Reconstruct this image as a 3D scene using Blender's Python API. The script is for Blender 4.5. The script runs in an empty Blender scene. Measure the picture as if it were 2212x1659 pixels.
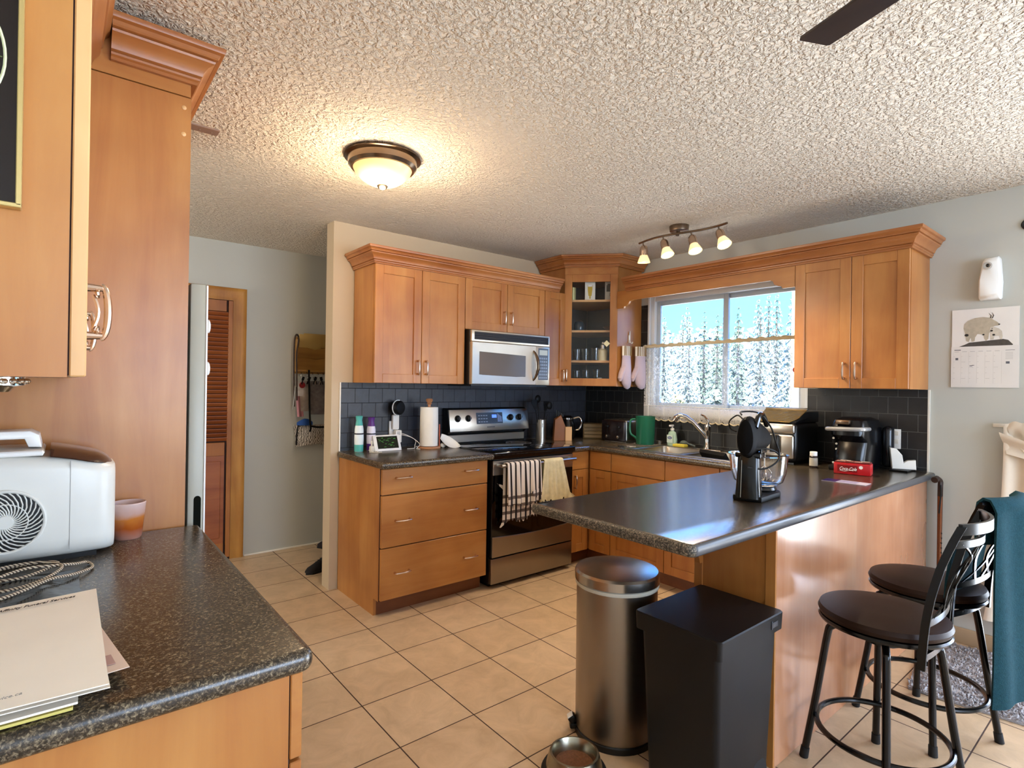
import bpy, bmesh, math, random
from mathutils import Vector as V, Matrix
random.seed(7)
sc = bpy.context.scene
COL = sc.collection
R = math.radians

# ---------------------------------------------------------------- camera
CAM_H = 1.37
yaw, pitch, roll = R(50.714), R(0.12555), R(0.85179)
F_ = V((math.cos(yaw)*math.cos(pitch), math.sin(yaw)*math.cos(pitch), math.sin(pitch)))
Rt = V((math.sin(yaw), -math.cos(yaw), 0)); Up = Rt.cross(F_)
r_ = Rt*math.cos(roll) + Up*math.sin(roll); u_ = -Rt*math.sin(roll) + Up*math.cos(roll)
cd = bpy.data.cameras.new('camera'); cam = bpy.data.objects.new('camera', cd); COL.objects.link(cam)
cd.sensor_width = 36.0; cd.lens = 1194.5/2212*36.0; cd.clip_start = 0.02; cd.clip_end = 300
cam.matrix_world = Matrix(((r_.x, u_.x, -F_.x, 0), (r_.y, u_.y, -F_.y, 0), (r_.z, u_.z, -F_.z, CAM_H), (0, 0, 0, 1)))
sc.camera = cam

# ---------------------------------------------------------------- colour management, sky, daylight
vs = sc.view_settings
vs.view_transform = 'Standard'; vs.look = 'None'; vs.gamma = 1.0; vs.use_curve_mapping = False
vs.exposure = 0.98
w = bpy.data.worlds.new('sky'); sc.world = w; w.use_nodes = True
nt = w.node_tree; bg = nt.nodes['Background']
# clear blue sky: paler at the horizon, deeper overhead
tc = nt.nodes.new('ShaderNodeTexCoord'); sp = nt.nodes.new('ShaderNodeSeparateXYZ'); nt.links.new(tc.outputs['Generated'], sp.inputs[0])
cr_ = nt.nodes.new('ShaderNodeValToRGB'); nt.links.new(sp.outputs['Z'], cr_.inputs['Fac'])
e = cr_.color_ramp.elements; e[0].position = 0.0; e[0].color = (0.10, 0.42, 0.92, 1); e[1].position = 0.6; e[1].color = (0.05, 0.22, 0.80, 1)
nt.links.new(cr_.outputs[0], bg.inputs[0]); bg.inputs[1].default_value = 3.2

def lamp(name, kind, loc, energy, color=(1, 1, 1), **kw):
    d = bpy.data.lights.new(name, kind); d.energy = energy; d.color = color
    o = bpy.data.objects.new(name, d); COL.objects.link(o); o.location = loc
    tgt = kw.pop('to', None)
    if tgt: o.rotation_euler = (V(tgt)-V(loc)).to_track_quat('-Z', 'Y').to_euler()
    for k, v in kw.items(): setattr(d, k, v)
    return o
DAY = (0.90, 0.95, 1.0)
lamp('sun', 'SUN', (-8, -4, 14), 20.0, (1.0, 0.95, 0.88), to=(2, 4, 0), angle=R(1))
lamp('daylight_patio_door', 'AREA', (4.02, -0.72, 1.06), 60, DAY, to=(0, -0.72, 1.06), shape='RECTANGLE', size=2.0, size_y=2.0)
lamp('fill_behind_camera', 'AREA', (1.9, -3.42, 1.5), 68, DAY, to=(1.9, 0, 1.5), shape='RECTANGLE', size=3.0, size_y=1.5)  # added area fill behind the camera to brighten the room
lamp('daylight_entry', 'AREA', (-2.3, 4.15, 1.6), 28, (1.0, 0.97, 0.90), to=(2, 4.3, 1.6), shape='RECTANGLE', size=0.8, size_y=1.4)

# ---------------------------------------------------------------- materials
def lin(h):
    h = h.lstrip('#'); o = []
    for i in (0, 2, 4):
        c = int(h[i:i+2], 16)/255
        o.append(c/12.92 if c <= 0.04045 else ((c+0.055)/1.055)**2.4)
    return tuple(o)+(1,)
MATS = {}
def mat(name, col, rough=0.5, metal=0.0, spec=0.5, coat=0.0, trans=0.0, ior=1.45, emit=None, estr=0.0, alpha=1.0, noise=None, bump=None, sheen=0.0):
    """noise = (scale, amount), bump = (scale, strength, distance)"""
    if name in MATS: return MATS[name]
    m = bpy.data.materials.new(name); m.use_nodes = True; n = m.node_tree.nodes; l = m.node_tree.links
    b = n['Principled BSDF']; c = lin(col) if isinstance(col, str) else tuple(col)+(1,)
    b.inputs['Base Color'].default_value = c; b.inputs['Roughness'].default_value = rough; b.inputs['Metallic'].default_value = metal
    b.inputs['Specular IOR Level'].default_value = spec; b.inputs['Coat Weight'].default_value = coat; b.inputs['Coat Roughness'].default_value = 0.12
    b.inputs['Transmission Weight'].default_value = trans; b.inputs['IOR'].default_value = ior; b.inputs['Alpha'].default_value = alpha
    b.inputs['Sheen Weight'].default_value = sheen
    if emit: b.inputs['Emission Color'].default_value = lin(emit); b.inputs['Emission Strength'].default_value = estr
    tc = n.new('ShaderNodeTexCoord')
    if noise is None and trans == 0 and not emit: noise = (9, 0.06)
    if noise:
        t = n.new('ShaderNodeTexNoise'); t.inputs['Scale'].default_value = noise[0]; t.inputs['Detail'].default_value = 4; l.new(tc.outputs['Object'], t.inputs['Vector'])
        mx = n.new('ShaderNodeMix'); mx.data_type = 'RGBA'; l.new(t.outputs['Fac'], mx.inputs['Factor'])
        mx.inputs['A'].default_value = tuple(x*(1-noise[1]) for x in c[:3])+(1,); mx.inputs['B'].default_value = tuple(min(1, x*(1+noise[1])) for x in c[:3])+(1,)
        l.new(mx.outputs['Result'], b.inputs['Base Color'])
    if bump:
        t = n.new('ShaderNodeTexNoise'); t.inputs['Scale'].default_value = bump[0]; t.inputs['Detail'].default_value = 3; l.new(tc.outputs['Object'], t.inputs['Vector'])
        bp = n.new('ShaderNodeBump'); bp.inputs['Strength'].default_value = bump[1]; bp.inputs['Distance'].default_value = bump[2]
        l.new(t.outputs['Fac'], bp.inputs['Height']); l.new(bp.outputs['Normal'], b.inputs['Normal'])
    MATS[name] = m; return m
def nodes(m): return m.node_tree.nodes, m.node_tree.links, m.node_tree.nodes['Principled BSDF']
def new_mat(name):
    m = bpy.data.materials.new(name); m.use_nodes = True; MATS[name] = m
    return (m,)+nodes(m)
def node(n, t, **kw):
    x = n.new(t)
    for k, v in kw.items():
        if hasattr(x, k): setattr(x, k, v)
        else: x.inputs[k.replace('_', ' ')].default_value = v
    return x
def ramp(n, stops):
    r = n.new('ShaderNodeValToRGB'); e = r.color_ramp.elements
    while len(e) < len(stops): e.new(0.5)
    for i, (p, c) in enumerate(stops): e[i].position = p; e[i].color = lin(c) if isinstance(c, str) else c
    return r

def wood(name, dark, mid, light, axis, rough=0.38, coat=0.15, knots=0.0):
    m, n, l, b = new_mat(name)
    tc = n.new('ShaderNodeTexCoord'); mp = n.new('ShaderNodeMapping')
    s = [11, 11, 11]; s['xyz'.index(axis)] = 1.1
    mp.inputs['Scale'].default_value = s; l.new(tc.outputs['Object'], mp.inputs['Vector'])
    t = node(n, 'ShaderNodeTexNoise', Scale=1.0, Detail=7.0, Roughness=0.62, Distortion=0.5); l.new(mp.outputs['Vector'], t.inputs['Vector'])
    t2 = node(n, 'ShaderNodeTexNoise', Scale=2.6, Detail=3.0); l.new(tc.outputs['Object'], t2.inputs['Vector'])
    r = ramp(n, [(0.28, dark), (0.5, mid), (0.75, light)]); l.new(t.outputs['Fac'], r.inputs['Fac'])
    r2 = ramp(n, [(0.3, '#d8c8b8'), (0.7, '#ffffff')]); l.new(t2.outputs['Fac'], r2.inputs['Fac'])
    mx = n.new('ShaderNodeMix'); mx.data_type = 'RGBA'; mx.blend_type = 'MULTIPLY'; mx.inputs['Factor'].default_value = 1
    l.new(r.outputs['Color'], mx.inputs['A']); l.new(r2.outputs['Color'], mx.inputs['B']); l.new(mx.outputs['Result'], b.inputs['Base Color'])
    b.inputs['Roughness'].default_value = rough; b.inputs['Coat Weight'].default_value = coat; b.inputs['Coat Roughness'].default_value = 0.2
    return m
W_Z = wood('maple_vertical_grain', '#a86830', '#b5793b', '#c08848', 'z')
W_X = wood('maple_grain_along_x', '#a86830', '#b5793b', '#c08848', 'x')
W_Y = wood('maple_grain_along_y', '#a86830', '#b5793b', '#c08848', 'y')
W_CR = wood('maple_crown', '#9a5b2e', '#aa6d3a', '#b47a46', 'x')
W_CRY = wood('maple_crown_along_y', '#9a5b2e', '#aa6d3a', '#b47a46', 'y')
W_PEN = wood('maple_glossy_panel', '#b47c58', '#be8864', '#c79472', 'z', rough=0.2, coat=0.7)
W_EDGE = wood('maple_light_edge', '#d0a066', '#dcae74', '#e2b880', 'z')
W_PINE = wood('pine_orange', '#a0661f', '#bd832f', '#cc9642', 'z', rough=0.55, coat=0.0)
W_STILE = wood('pine_stile', '#8e5420', '#a8682a', '#b87a38', 'z', rough=0.55, coat=0.0)
W_LOUV = wood('louver_red_pine', '#86431a', '#9c5526', '#ad6630', 'x', rough=0.5, coat=0.0)
W_KB = wood('pale_beech', '#c08f50', '#cfa062', '#dab076', 'z')
W_OAK = wood('golden_oak', '#8c6428', '#a87c38', '#b88c46', 'x')
W_POLE = wood('pole_wood', '#b08a58', '#c8a270', '#d8b688', 'z', rough=0.8, coat=0)

# laminate countertop
def counter_mat(name, base, f1, f2, rough, coat=0.0):
    m, n, l, b = new_mat(name)
    tc = n.new('ShaderNodeTexCoord')
    t = node(n, 'ShaderNodeTexNoise', Scale=185.0, Detail=4.0, Roughness=0.7, Distortion=0.7); l.new(tc.outputs['Object'], t.inputs['Vector'])
    r = ramp(n, [(0.42, base), (0.51, f1), (0.58, f2), (0.67, '#8f8269')]); l.new(t.outputs['Fac'], r.inputs['Fac'])
    l.new(r.outputs['Color'], b.inputs['Base Color']); b.inputs['Roughness'].default_value = rough; b.inputs['IOR'].default_value = 1.6; b.inputs['Coat Weight'].default_value = coat; b.inputs['Coat Roughness'].default_value = 0.2; b.inputs['Coat IOR'].default_value = 1.75
    t2 = node(n, 'ShaderNodeTexNoise', Scale=26.0, Detail=2.0); mp = n.new('ShaderNodeMapping'); mp.inputs['Scale'].default_value = (1, 2.5, 1)
    l.new(tc.outputs['Object'], mp.inputs['Vector']); l.new(mp.outputs['Vector'], t2.inputs['Vector'])
    bp = n.new('ShaderNodeBump'); bp.inputs['Strength'].default_value = 0.06; bp.inputs['Distance'].default_value = 0.003
    l.new(t2.outputs['Fac'], bp.inputs['Height']); l.new(bp.outputs['Normal'], b.inputs['Normal'])
    return m
COUNTER = counter_mat('dark_speckled_laminate', '#241e17', '#40362a', '#675a46', 0.27)
COUNTER_PEN = counter_mat('glossy_dark_laminate', '#241e17', '#40362a', '#675a46', 0.27, 0.8)
EDGE_GREY = mat('grey_counter_edge', '#45464a', 0.3)
COUNTER_END = counter_mat('dark_speckled_laminate_end', '#181614', '#454034', '#84796a', 0.55)

# floor tile
def tile_mat(name, w_, h_, ox, oy, axes, offset, mortar, msize, cols, rough, bumpd, nscale=8, namp=0.25):
    m, n, l, b = new_mat(name)
    tc = n.new('ShaderNodeTexCoord'); sp = n.new('ShaderNodeSeparateXYZ'); cb = n.new('ShaderNodeCombineXYZ')
    l.new(tc.outputs['Object'], sp.inputs[0])
    for i, (a, o) in enumerate(zip(axes, (ox, oy))):
        ad = node(n, 'ShaderNodeMath', operation='SUBTRACT'); ad.inputs[1].default_value = o-50*(w_, h_)[i]
        l.new(sp.outputs['xyz'.index(a)], ad.inputs[0]); l.new(ad.outputs[0], cb.inputs[i])
    br = node(n, 'ShaderNodeTexBrick', offset=offset, squash=1.0); br.inputs['Scale'].default_value = 1
    br.inputs['Brick Width'].default_value = w_; br.inputs['Row Height'].default_value = h_; br.inputs['Mortar Size'].default_value = msize; br.inputs['Mortar Smooth'].default_value = 0.15
    br.inputs['Color1'].default_value = lin(cols[0]); br.inputs['Color2'].default_value = lin(cols[1]); br.inputs['Mortar'].default_value = lin(mortar)
    l.new(cb.outputs[0], br.inputs['Vector'])
    t = node(n, 'ShaderNodeTexNoise', Scale=float(nscale), Detail=6.0, Roughness=0.65, Distortion=0.8); l.new(tc.outputs['Object'], t.inputs['Vector'])
    r = ramp(n, [(0.3, (1-namp, 1-namp, 1-namp*1.1, 1)), (0.65, (1, 1, 1, 1))]); l.new(t.outputs['Fac'], r.inputs['Fac'])
    mx = n.new('ShaderNodeMix'); mx.data_type = 'RGBA'; mx.blend_type = 'MULTIPLY'; mx.inputs['Factor'].default_value = 1
    l.new(br.outputs['Color'], mx.inputs['A']); l.new(r.outputs['Color'], mx.inputs['B']); l.new(mx.outputs['Result'], b.inputs['Base Color'])
    mr = node(n, 'ShaderNodeMapRange'); mr.inputs['To Min'].default_value = rough; mr.inputs['To Max'].default_value = 0.8
    l.new(br.outputs['Fac'], mr.inputs['Value']); l.new(mr.outputs[0], b.inputs['Roughness'])
    inv = node(n, 'ShaderNodeMath', operation='SUBTRACT'); inv.inputs[0].default_value = 1; l.new(br.outputs['Fac'], inv.inputs[1])
    ad = node(n, 'ShaderNodeMath', operation='MULTIPLY_ADD'); l.new(t.outputs['Fac'], ad.inputs[0]); ad.inputs[1].default_value = 0.25; l.new(inv.outputs[0], ad.inputs[2])
    bp = n.new('ShaderNodeBump'); bp.inputs['Strength'].default_value = 0.6; bp.inputs['Distance'].default_value = bumpd
    l.new(ad.outputs[0], bp.inputs['Height']); l.new(bp.outputs['Normal'], b.inputs['Normal'])
    return m
FLOOR = tile_mat('beige_floor_tile', 0.339, 0.339, 1.349, 2.884, 'xy', 0.0, '#3f2717', 0.0028, ('#ccb190', '#c6a987'), 0.38, 0.002)
SLATE_XZ = tile_mat('slate_backsplash_range', 0.1, 0.1, 1.45, 0.934, 'xz', 0.5, '#0b0b0d', 0.0018, ('#36373d', '#2c2d33'), 0.42, 0.0015, 14)
SLATE_YZ = tile_mat('slate_backsplash_shaded', 0.1, 0.1, 0.93, 0.934, 'yz', 0.5, '#5c5c59', 0.0016, ('#202123', '#19191b'), 0.45, 0.0015, 14)  # same slate, darkened for the corner shade; grout lightened for lit edges

# popcorn ceiling
CEIL, n, l, b = new_mat('textured_ceiling')
tc = n.new('ShaderNodeTexCoord')
t1 = node(n, 'ShaderNodeTexNoise', Scale=55.0, Detail=3.0, Roughness=0.55, Distortion=0.6); l.new(tc.outputs['Object'], t1.inputs['Vector'])
rr = ramp(n, [(0.40, (0, 0, 0, 1)), (0.66, (1, 1, 1, 1))]); l.new(t1.outputs['Fac'], rr.inputs['Fac'])
bp = n.new('ShaderNodeBump'); bp.inputs['Strength'].default_value = 1.0; bp.inputs['Distance'].default_value = 0.013
l.new(rr.outputs['Color'], bp.inputs['Height']); l.new(bp.outputs['Normal'], b.inputs['Normal'])
b.inputs['Base Color'].default_value = lin('#e6dac9'); b.inputs['Roughness'].default_value = 0.85

WALL = mat('pale_grey_blue_paint', '#bcbdb5', 0.6, noise=(1.5, 0.03), bump=(180, 0.12, 0.001))
WALL_WARMLIT = mat('warm_lit_wall_paint', '#bfab8e', 0.6, noise=(1.5, 0.03), bump=(180, 0.12, 0.001))  # range wall: warm lamplight put into the colour of the grey paint
WHITE = mat('white_plastic', '#e6e4df', 0.35)
VINYL = mat('white_vinyl', '#dfe5ea', 0.35)
IVORY = mat('ivory_plastic', '#e4ddcf', 0.4)
BLACK = mat('black_plastic', '#09090a', 0.35)
BLACKM = mat('matte_black_plastic', '#0a0a0b', 0.5, spec=0.25, noise=(30, 0.15))
BLACKG = mat('black_glass', '#050506', 0.06, spec=0.6)
BLACKSOFT = mat('soft_black_plastic', '#070606', 0.65, spec=0.12)
BLACKMET = mat('black_metal_tube', '#070708', 0.2, spec=0.45)
STEEL = mat('brushed_steel', '#b4aea4', 0.28, 1.0, bump=(300, 0.04, 0.0005))
STEELD = mat('warm_brushed_steel', '#9a9186', 0.33, 1.0)
CHROME = mat('chrome', '#d4d0ca', 0.1, 1.0)
NICKEL = mat('satin_nickel', '#d2b9a4', 0.26, 1.0)
BRONZE = mat('antique_bronze', '#857362', 0.24, 1.0)
LEATHER = mat('dark_brown_vinyl', '#26160e', 0.45, spec=0.2, bump=(220, 0.2, 0.0008))
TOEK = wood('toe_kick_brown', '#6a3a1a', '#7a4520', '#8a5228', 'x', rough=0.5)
GAP = mat('dark_gap', '#2a100a', 0.8)
CLEAR = mat('clear_glass', (1, 1, 1), 0.02, trans=1.0, ior=1.45)
PAPER = mat('white_paper', '#f0ebe0', 0.7)
CREAM = mat('cream_paper', '#f5ead9', 0.7)
INK = mat('black_ink', '#1c1a18', 0.6)
GREYINK = mat('grey_ink', '#8d8a84', 0.7)
TEAL = mat('teal_terry', '#20414a', 0.95, spec=0.1, noise=(90, 0.3), bump=(260, 0.7, 0.004))
RUBBER = mat('black_rubber', '#0d0d0d', 0.7)

# ---------------------------------------------------------------- mesh builder
class MB:
    def __init__(s): s.bm = bmesh.new()
    def _add(s, tmp, M=None, mi=0):
        if M is not None: bmesh.ops.transform(tmp, matrix=M, verts=tmp.verts)
        vm = {}
        for v in tmp.verts: vm[v] = s.bm.verts.new(v.co)
        for f in tmp.faces:
            try: nf = s.bm.faces.new([vm[v] for v in f.verts]); nf.material_index = mi
            except ValueError: pass
        tmp.free(); return s
    def box(s, x0, y0, z0, x1, y1, z1, bev=0.0, seg=2, M=None, mi=0):
        t = bmesh.new(); bmesh.ops.create_cube(t, size=1)
        for v in t.verts:
            v.co = V((x0 if v.co.x < 0 else x1, y0 if v.co.y < 0 else y1, z0 if v.co.z < 0 else z1))
        if x1 < x0 or y1 < y0 or z1 < z0: bmesh.ops.recalc_face_normals(t, faces=t.faces)
        if bev: bmesh.ops.bevel(t, geom=t.edges[:], offset=min(bev, 0.49*min(abs(x1-x0), abs(y1-y0), abs(z1-z0))), segments=seg, profile=0.5, affect='EDGES')
        return s._add(t, M, mi)
    def prism(s, poly, z0, z1, bev=0.0, seg=2, M=None, mi=0, bevv=False):
        t = bmesh.new()
        a = [t.verts.new((x, y, z0)) for x, y in poly]; c = [t.verts.new((x, y, z1)) for x, y in poly]; n = len(poly)
        t.faces.new(a[::-1]); t.faces.new(c)
        for i in range(n): t.faces.new((a[i], a[(i+1) % n], c[(i+1) % n], c[i]))
        bmesh.ops.recalc_face_normals(t, faces=t.faces)
        if bev:
            e = [e for e in t.edges if bevv or abs(e.verts[0].co.z-e.verts[1].co.z) < 1e-6]
            bmesh.ops.bevel(t, geom=e, offset=bev, segments=seg, profile=0.5, affect='EDGES')
        return s._add(t, M, mi)
    def loft(s, rings, closed=True, cap0=True, cap1=True, M=None, mi=0):
        t = bmesh.new(); vs_ = [[t.verts.new(p) for p in r] for r in rings]; k = len(rings[0])
        for a, c in zip(vs_, vs_[1:]):
            for i in range(k if closed else k-1):
                j = (i+1) % k
                try: t.faces.new((a[i], a[j], c[j], c[i]))
                except ValueError: pass
        if closed and cap0: t.faces.new(vs_[0][::-1])
        if closed and cap1: t.faces.new(vs_[-1])
        if closed: bmesh.ops.recalc_face_normals(t, faces=t.faces)
        return s._add(t, M, mi)
    def lathe(s, prof, c=(0, 0, 0), n=24, M=None, mi=0, ax='z'):
        rings = []
        prof = [(max(r, 0.0002), z) for r, z in prof]
        for r, z in prof:
            ring = []
            for i in range(n):
                a = 2*math.pi*i/n; p = (r*math.cos(a), r*math.sin(a), z)
                if ax == 'x': p = (p[2], p[0], p[1])
                if ax == 'y': p = (p[0], p[2], p[1])
                ring.append((p[0]+c[0], p[1]+c[1], p[2]+c[2]))
            rings.append(ring)
        return s.loft(rings, M=M, mi=mi)
    def cyl(s, p0, p1, r0, r1=None, n=14, M=None, mi=0):
        return s.tube([p0, p1], [r0, r0 if r1 is None else r1], n, M=M, mi=mi)
    def tube(s, pts, r, n=8, closed=False, M=None, mi=0, flat=1.0):
        pts = [V(p) for p in pts]; k = len(pts); rs = r if isinstance(r, (list, tuple)) else [r]*k
        rings = []; pn = None
        for i, p in enumerate(pts):
            if closed: d = pts[(i+1) % k]-pts[i-1]
            else: d = pts[min(i+1, k-1)]-pts[max(i-1, 0)]
            d.normalize()
            if pn is None:
                pn = d.orthogonal().normalized() if abs(d.z) > 0.9 else d.cross(V((0, 0, 1))).normalized()
            pn = (pn-d*pn.dot(d))
            pn = pn.normalized() if pn.length > 1e-6 else d.orthogonal().normalized()
            bn = d.cross(pn)
            rings.append([tuple(p+(pn*math.cos(2*math.pi*j/n)+bn*math.sin(2*math.pi*j/n)*flat)*rs[i]) for j in range(n)])
        if closed: rings.append(rings[0])
        return s.loft(rings, cap0=not closed, cap1=not closed, M=M, mi=mi)
    def sphere(s, c, r, sx=1, sy=1, sz=1, n=16, M=None, mi=0):
        t = bmesh.new(); bmesh.ops.create_uvsphere(t, u_segments=n, v_segments=max(6, n//2), radius=r)
        for v in t.verts: v.co = V((c[0]+v.co.x*sx, c[1]+v.co.y*sy, c[2]+v.co.z*sz))
        return s._add(t, M, mi)
    def grid(s, f, nu, nv, th=0.0, M=None, mi=0):
        """surface patch f(u,v)->(x,y,z); th gives it thickness"""
        t = bmesh.new(); g = [[t.verts.new(f(i/nu, j/nv)) for j in range(nv+1)] for i in range(nu+1)]
        for i in range(nu):
            for j in range(nv): t.faces.new((g[i][j], g[i+1][j], g[i+1][j+1], g[i][j+1]))
        if th:
            t.normal_update(); bmesh.ops.solidify(t, geom=t.faces[:], thickness=th)
        return s._add(t, M, mi)
    def weld(s, d=1e-5): bmesh.ops.remove_doubles(s.bm, verts=s.bm.verts, dist=d); return s
    def mesh(s, name, mats, off=(0, 0, 0), sharp=32):
        for v in s.bm.verts: v.co -= V(off)
        me = bpy.data.meshes.new(name); s.bm.to_mesh(me); s.bm.free()
        for m in (mats if isinstance(mats, (list, tuple)) else [mats]): me.materials.append(m)
        for p in me.polygons: p.use_smooth = True
        me.set_sharp_from_angle(angle=R(sharp))
        return me

OFF = {}
def tag(o, label=None, cat=None, group=None, kind=None):
    if label: o['label'] = label
    if cat: o['category'] = cat
    if group: o['group'] = group
    if kind: o['kind'] = kind
    return o
def thing(name, label, cat, loc=(0, 0, 0), group=None, rz=0.0, local=False, kind=None):
    o = bpy.data.objects.new(name, None); COL.objects.link(o); o.location = loc; o.rotation_euler.z = rz
    o.empty_display_size = 0.05
    OFF[o.name] = V((0, 0, 0)) if local else V(loc)
    return tag(o, label, cat, group, kind)
def part(mb, name, m, parent, label=None, sharp=32, kind=None):
    off = OFF[parent.name]
    o = bpy.data.objects.new(name, mb.mesh(name, m, off, sharp)); COL.objects.link(o); o.parent = parent
    OFF[o.name] = off
    if label: o['label'] = label
    if kind: o['kind'] = kind
    return o
def solo(mb, name, m, label, cat, loc=(0, 0, 0), group=None, kind=None, rz=0.0, local=False, sharp=32):
    o = bpy.data.objects.new(name, mb.mesh(name, m, (0, 0, 0) if local else loc, sharp)); COL.objects.link(o)
    o.location = loc; o.rotation_euler.z = rz; OFF[o.name] = V((0, 0, 0)) if local else V(loc)
    return tag(o, label, cat, group, kind)
def struct(mb, name, m, sharp=32):
    o = bpy.data.objects.new(name, mb.mesh(name, m, (0, 0, 0), sharp)); COL.objects.link(o); o['kind'] = 'structure'; OFF[o.name] = V((0, 0, 0)); return o
def sroot(name):
    o = bpy.data.objects.new(name, None); COL.objects.link(o); o['kind'] = 'structure'; OFF[o.name] = V((0, 0, 0)); return o
def dup(o, parent=None, loc=None, rz=None, label=None, group=None):
    c = o.copy(); COL.objects.link(c); OFF[c.name] = OFF[o.name]
    if parent: c.parent = parent
    if loc is not None: c.location = loc
    if rz is not None: c.rotation_euler.z = rz
    if label: c['label'] = label
    if group: c['group'] = group
    for ch in list(o.children): dup(ch, c)
    return c
def fr(o, u, out):
    u = V(u).normalized(); w_ = V(out).normalized()
    return Matrix(((u.x, 0, w_.x, o[0]), (u.y, 0, w_.y, o[1]), (u.z, 1, w_.z, o[2]), (0, 0, 0, 1)))
def FY(x, y, z): return fr((x, y, z), (1, 0, 0), (0, -1, 0))      # faces -Y, u = +X
def FW(x, y, z): return fr((x, y, z), (0, -1, 0), (-1, 0, 0))     # faces -X, u = -Y
def FE(x, y, z): return fr((x, y, z), (0, 1, 0), (1, 0, 0))       # faces +X, u = +Y
def text(s_, name, m, parent, T, size, ext=0.0004, shear=0.0, bold=0.0, align='LEFT', sx=1.0):
    """raised lettering; T maps text x,y,(z out) to the world"""
    c = bpy.data.curves.new(name, 'FONT'); c.body = s_; c.size = size; c.extrude = ext; c.shear = shear; c.offset = bold; c.align_x = align; c.resolution_u = 3
    tmp = bpy.data.objects.new('tmp', c); COL.objects.link(tmp)
    dg = bpy.context.evaluated_depsgraph_get(); me = bpy.data.meshes.new_from_object(tmp.evaluated_get(dg)); bpy.data.objects.remove(tmp); bpy.data.curves.remove(c)
    off = OFF[parent.name]; me.transform(Matrix.Translation(-off) @ T @ Matrix.Diagonal((sx, 1, 1, 1)))
    me.materials.clear(); me.materials.append(m); me.name = name
    o = bpy.data.objects.new(name, me); COL.objects.link(o); o.parent = parent; OFF[o.name] = off; return o

def shaker(T, w_, h, t=0.02, rail=0.058, rec=0.009):
    b = MB(); bv = 0.0018
    b.box(0, 0, 0, rail, h, t, bv, 1, T); b.box(w_-rail, 0, 0, w_, h, t, bv, 1, T)
    b.box(rail, 0, 0, w_-rail, rail, t, bv, 1, T); b.box(rail, h-rail, 0, w_-rail, h, t, bv, 1, T)
    b.box(rail-0.002, rail-0.002, 0, w_-rail+0.002, h-rail+0.002, t-rec, 0, 1, T)
    return b
def slab(T, w_, h, t=0.02): return MB().box(0, 0, 0, w_, h, t, 0.0018, 1, T)
def pull(T, L=0.1, horiz=True, out=0.028):
    """bow pull with two rosette feet, centred on T's origin"""
    b = MB(); ax = (lambda a, o_: (a, 0, o_)) if horiz else (lambda a, o_: (0, a, o_))
    for s_ in (-1, 1):
        p = ax(s_*L*0.44, 0); q = ax(s_*L*0.44, out*0.8)
        b.cyl(p, q, 0.0075, 0.005, 10, T)
    pts = [ax(L*0.5*math.cos(math.pi*(1-i/12)), out*(0.72+0.33*math.sin(math.pi*i/12))) for i in range(13)]
    rr_ = [0.0035+0.0022*math.sin(math.pi*i/12) for i in range(13)]
    b.tube(pts, rr_, 8, M=T)
    return b
def mv(T, u, v, w_=0.0): return T @ Matrix.Translation((u, v, w_))
CROWN = [(0, 0), (0.011, 0), (0.011, 0.009), (0.017, 0.013), (0.018, 0.019), (0.014, 0.022), (0.022, 0.026), (0.025, 0.038), (0.034, 0.053), (0.048, 0.063), (0.050, 0.069), (0.046, 0.072), (0.055, 0.074), (0.055, 0.080), (0.060, 0.088), (0.069, 0.092), (0.071, 0.097), (0.071, 0.108), (0, 0.108)]
def crown(path, z, prof=CROWN, sc_=1.0, scz=1.0):
    """mitred moulding along an open path; profile grows to the right-hand side of travel"""
    P = [V((x, y)) for x, y in path]; n = len(P); rings = []
    for i in range(n):
        ds = []
        if i > 0: ds.append((P[i]-P[i-1]).normalized())
        if i < n-1: ds.append((P[i+1]-P[i]).normalized())
        ns = [V((d.y, -d.x)) for d in ds]
        m_ = sum(ns, V((0, 0))); m_ = m_.normalized(); m_ = m_/max(0.3, m_.dot(ns[0]))
        rings.append([(P[i].x+m_.x*o*sc_, P[i].y+m_.y*o*sc_, z+h*scz) for o, h in prof])
    return MB().loft(rings)

# ================================================================ THE ROOM
ZC = 2.44
struct(MB().box(-2.5, -3.5, -0.1, 3.98, 4.9, 0.0), 'floor', FLOOR)
struct(MB().box(-2.5, -3.5, ZC, 3.98, 4.9, ZC+0.15), 'ceiling', CEIL)
struct(MB().box(1.39, 3.58, 0, 3.98, 3.70, ZC), 'wall_back', WALL_WARMLIT)
struct(MB().box(-2.5, 4.68, 0, 3.98, 4.80, ZC), 'wall_hall', WALL)
struct(MB().box(3.0, 3.70, 0, 3.1, 4.68, ZC).box(-2.5, 2.93, 0, -2.38, 4.68, ZC), 'wall_hall_ends', WALL)
struct(MB().box(-0.42, -3.4, 0, -0.30, 2.93, ZC).box(-2.5, 2.81, 0, -0.42, 2.93, ZC), 'wall_left', WALL)
WY0, WY1, WZ0, WZ1 = 1.60, 2.87, 1.165, 2.13
m = MB()
m.box(3.83, -3.4, 0, 3.98, -1.75, ZC).box(3.83, -1.75, 2.08, 3.98, 0.28, ZC).box(3.83, 0.28, 0, 3.98, WY0, ZC)
m.box(3.83, WY0, 0, 3.98, WY1, WZ0).box(3.83, WY0, WZ1, 3.98, WY1, ZC).box(3.83, WY1, 0, 3.98, 3.58, ZC)
struct(m, 'wall_right', WALL)
m = MB()
m.box(-0.42, -3.5, 0, 0.3, -3.4, ZC).box(3.5, -3.5, 0, 3.98, -3.4, ZC).box(0.3, -3.5, 0, 3.5, -3.4, 0.72).box(0.3, -3.5, 2.28, 3.5, -3.4, ZC)
struct(m, 'wall_front', WALL)

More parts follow.
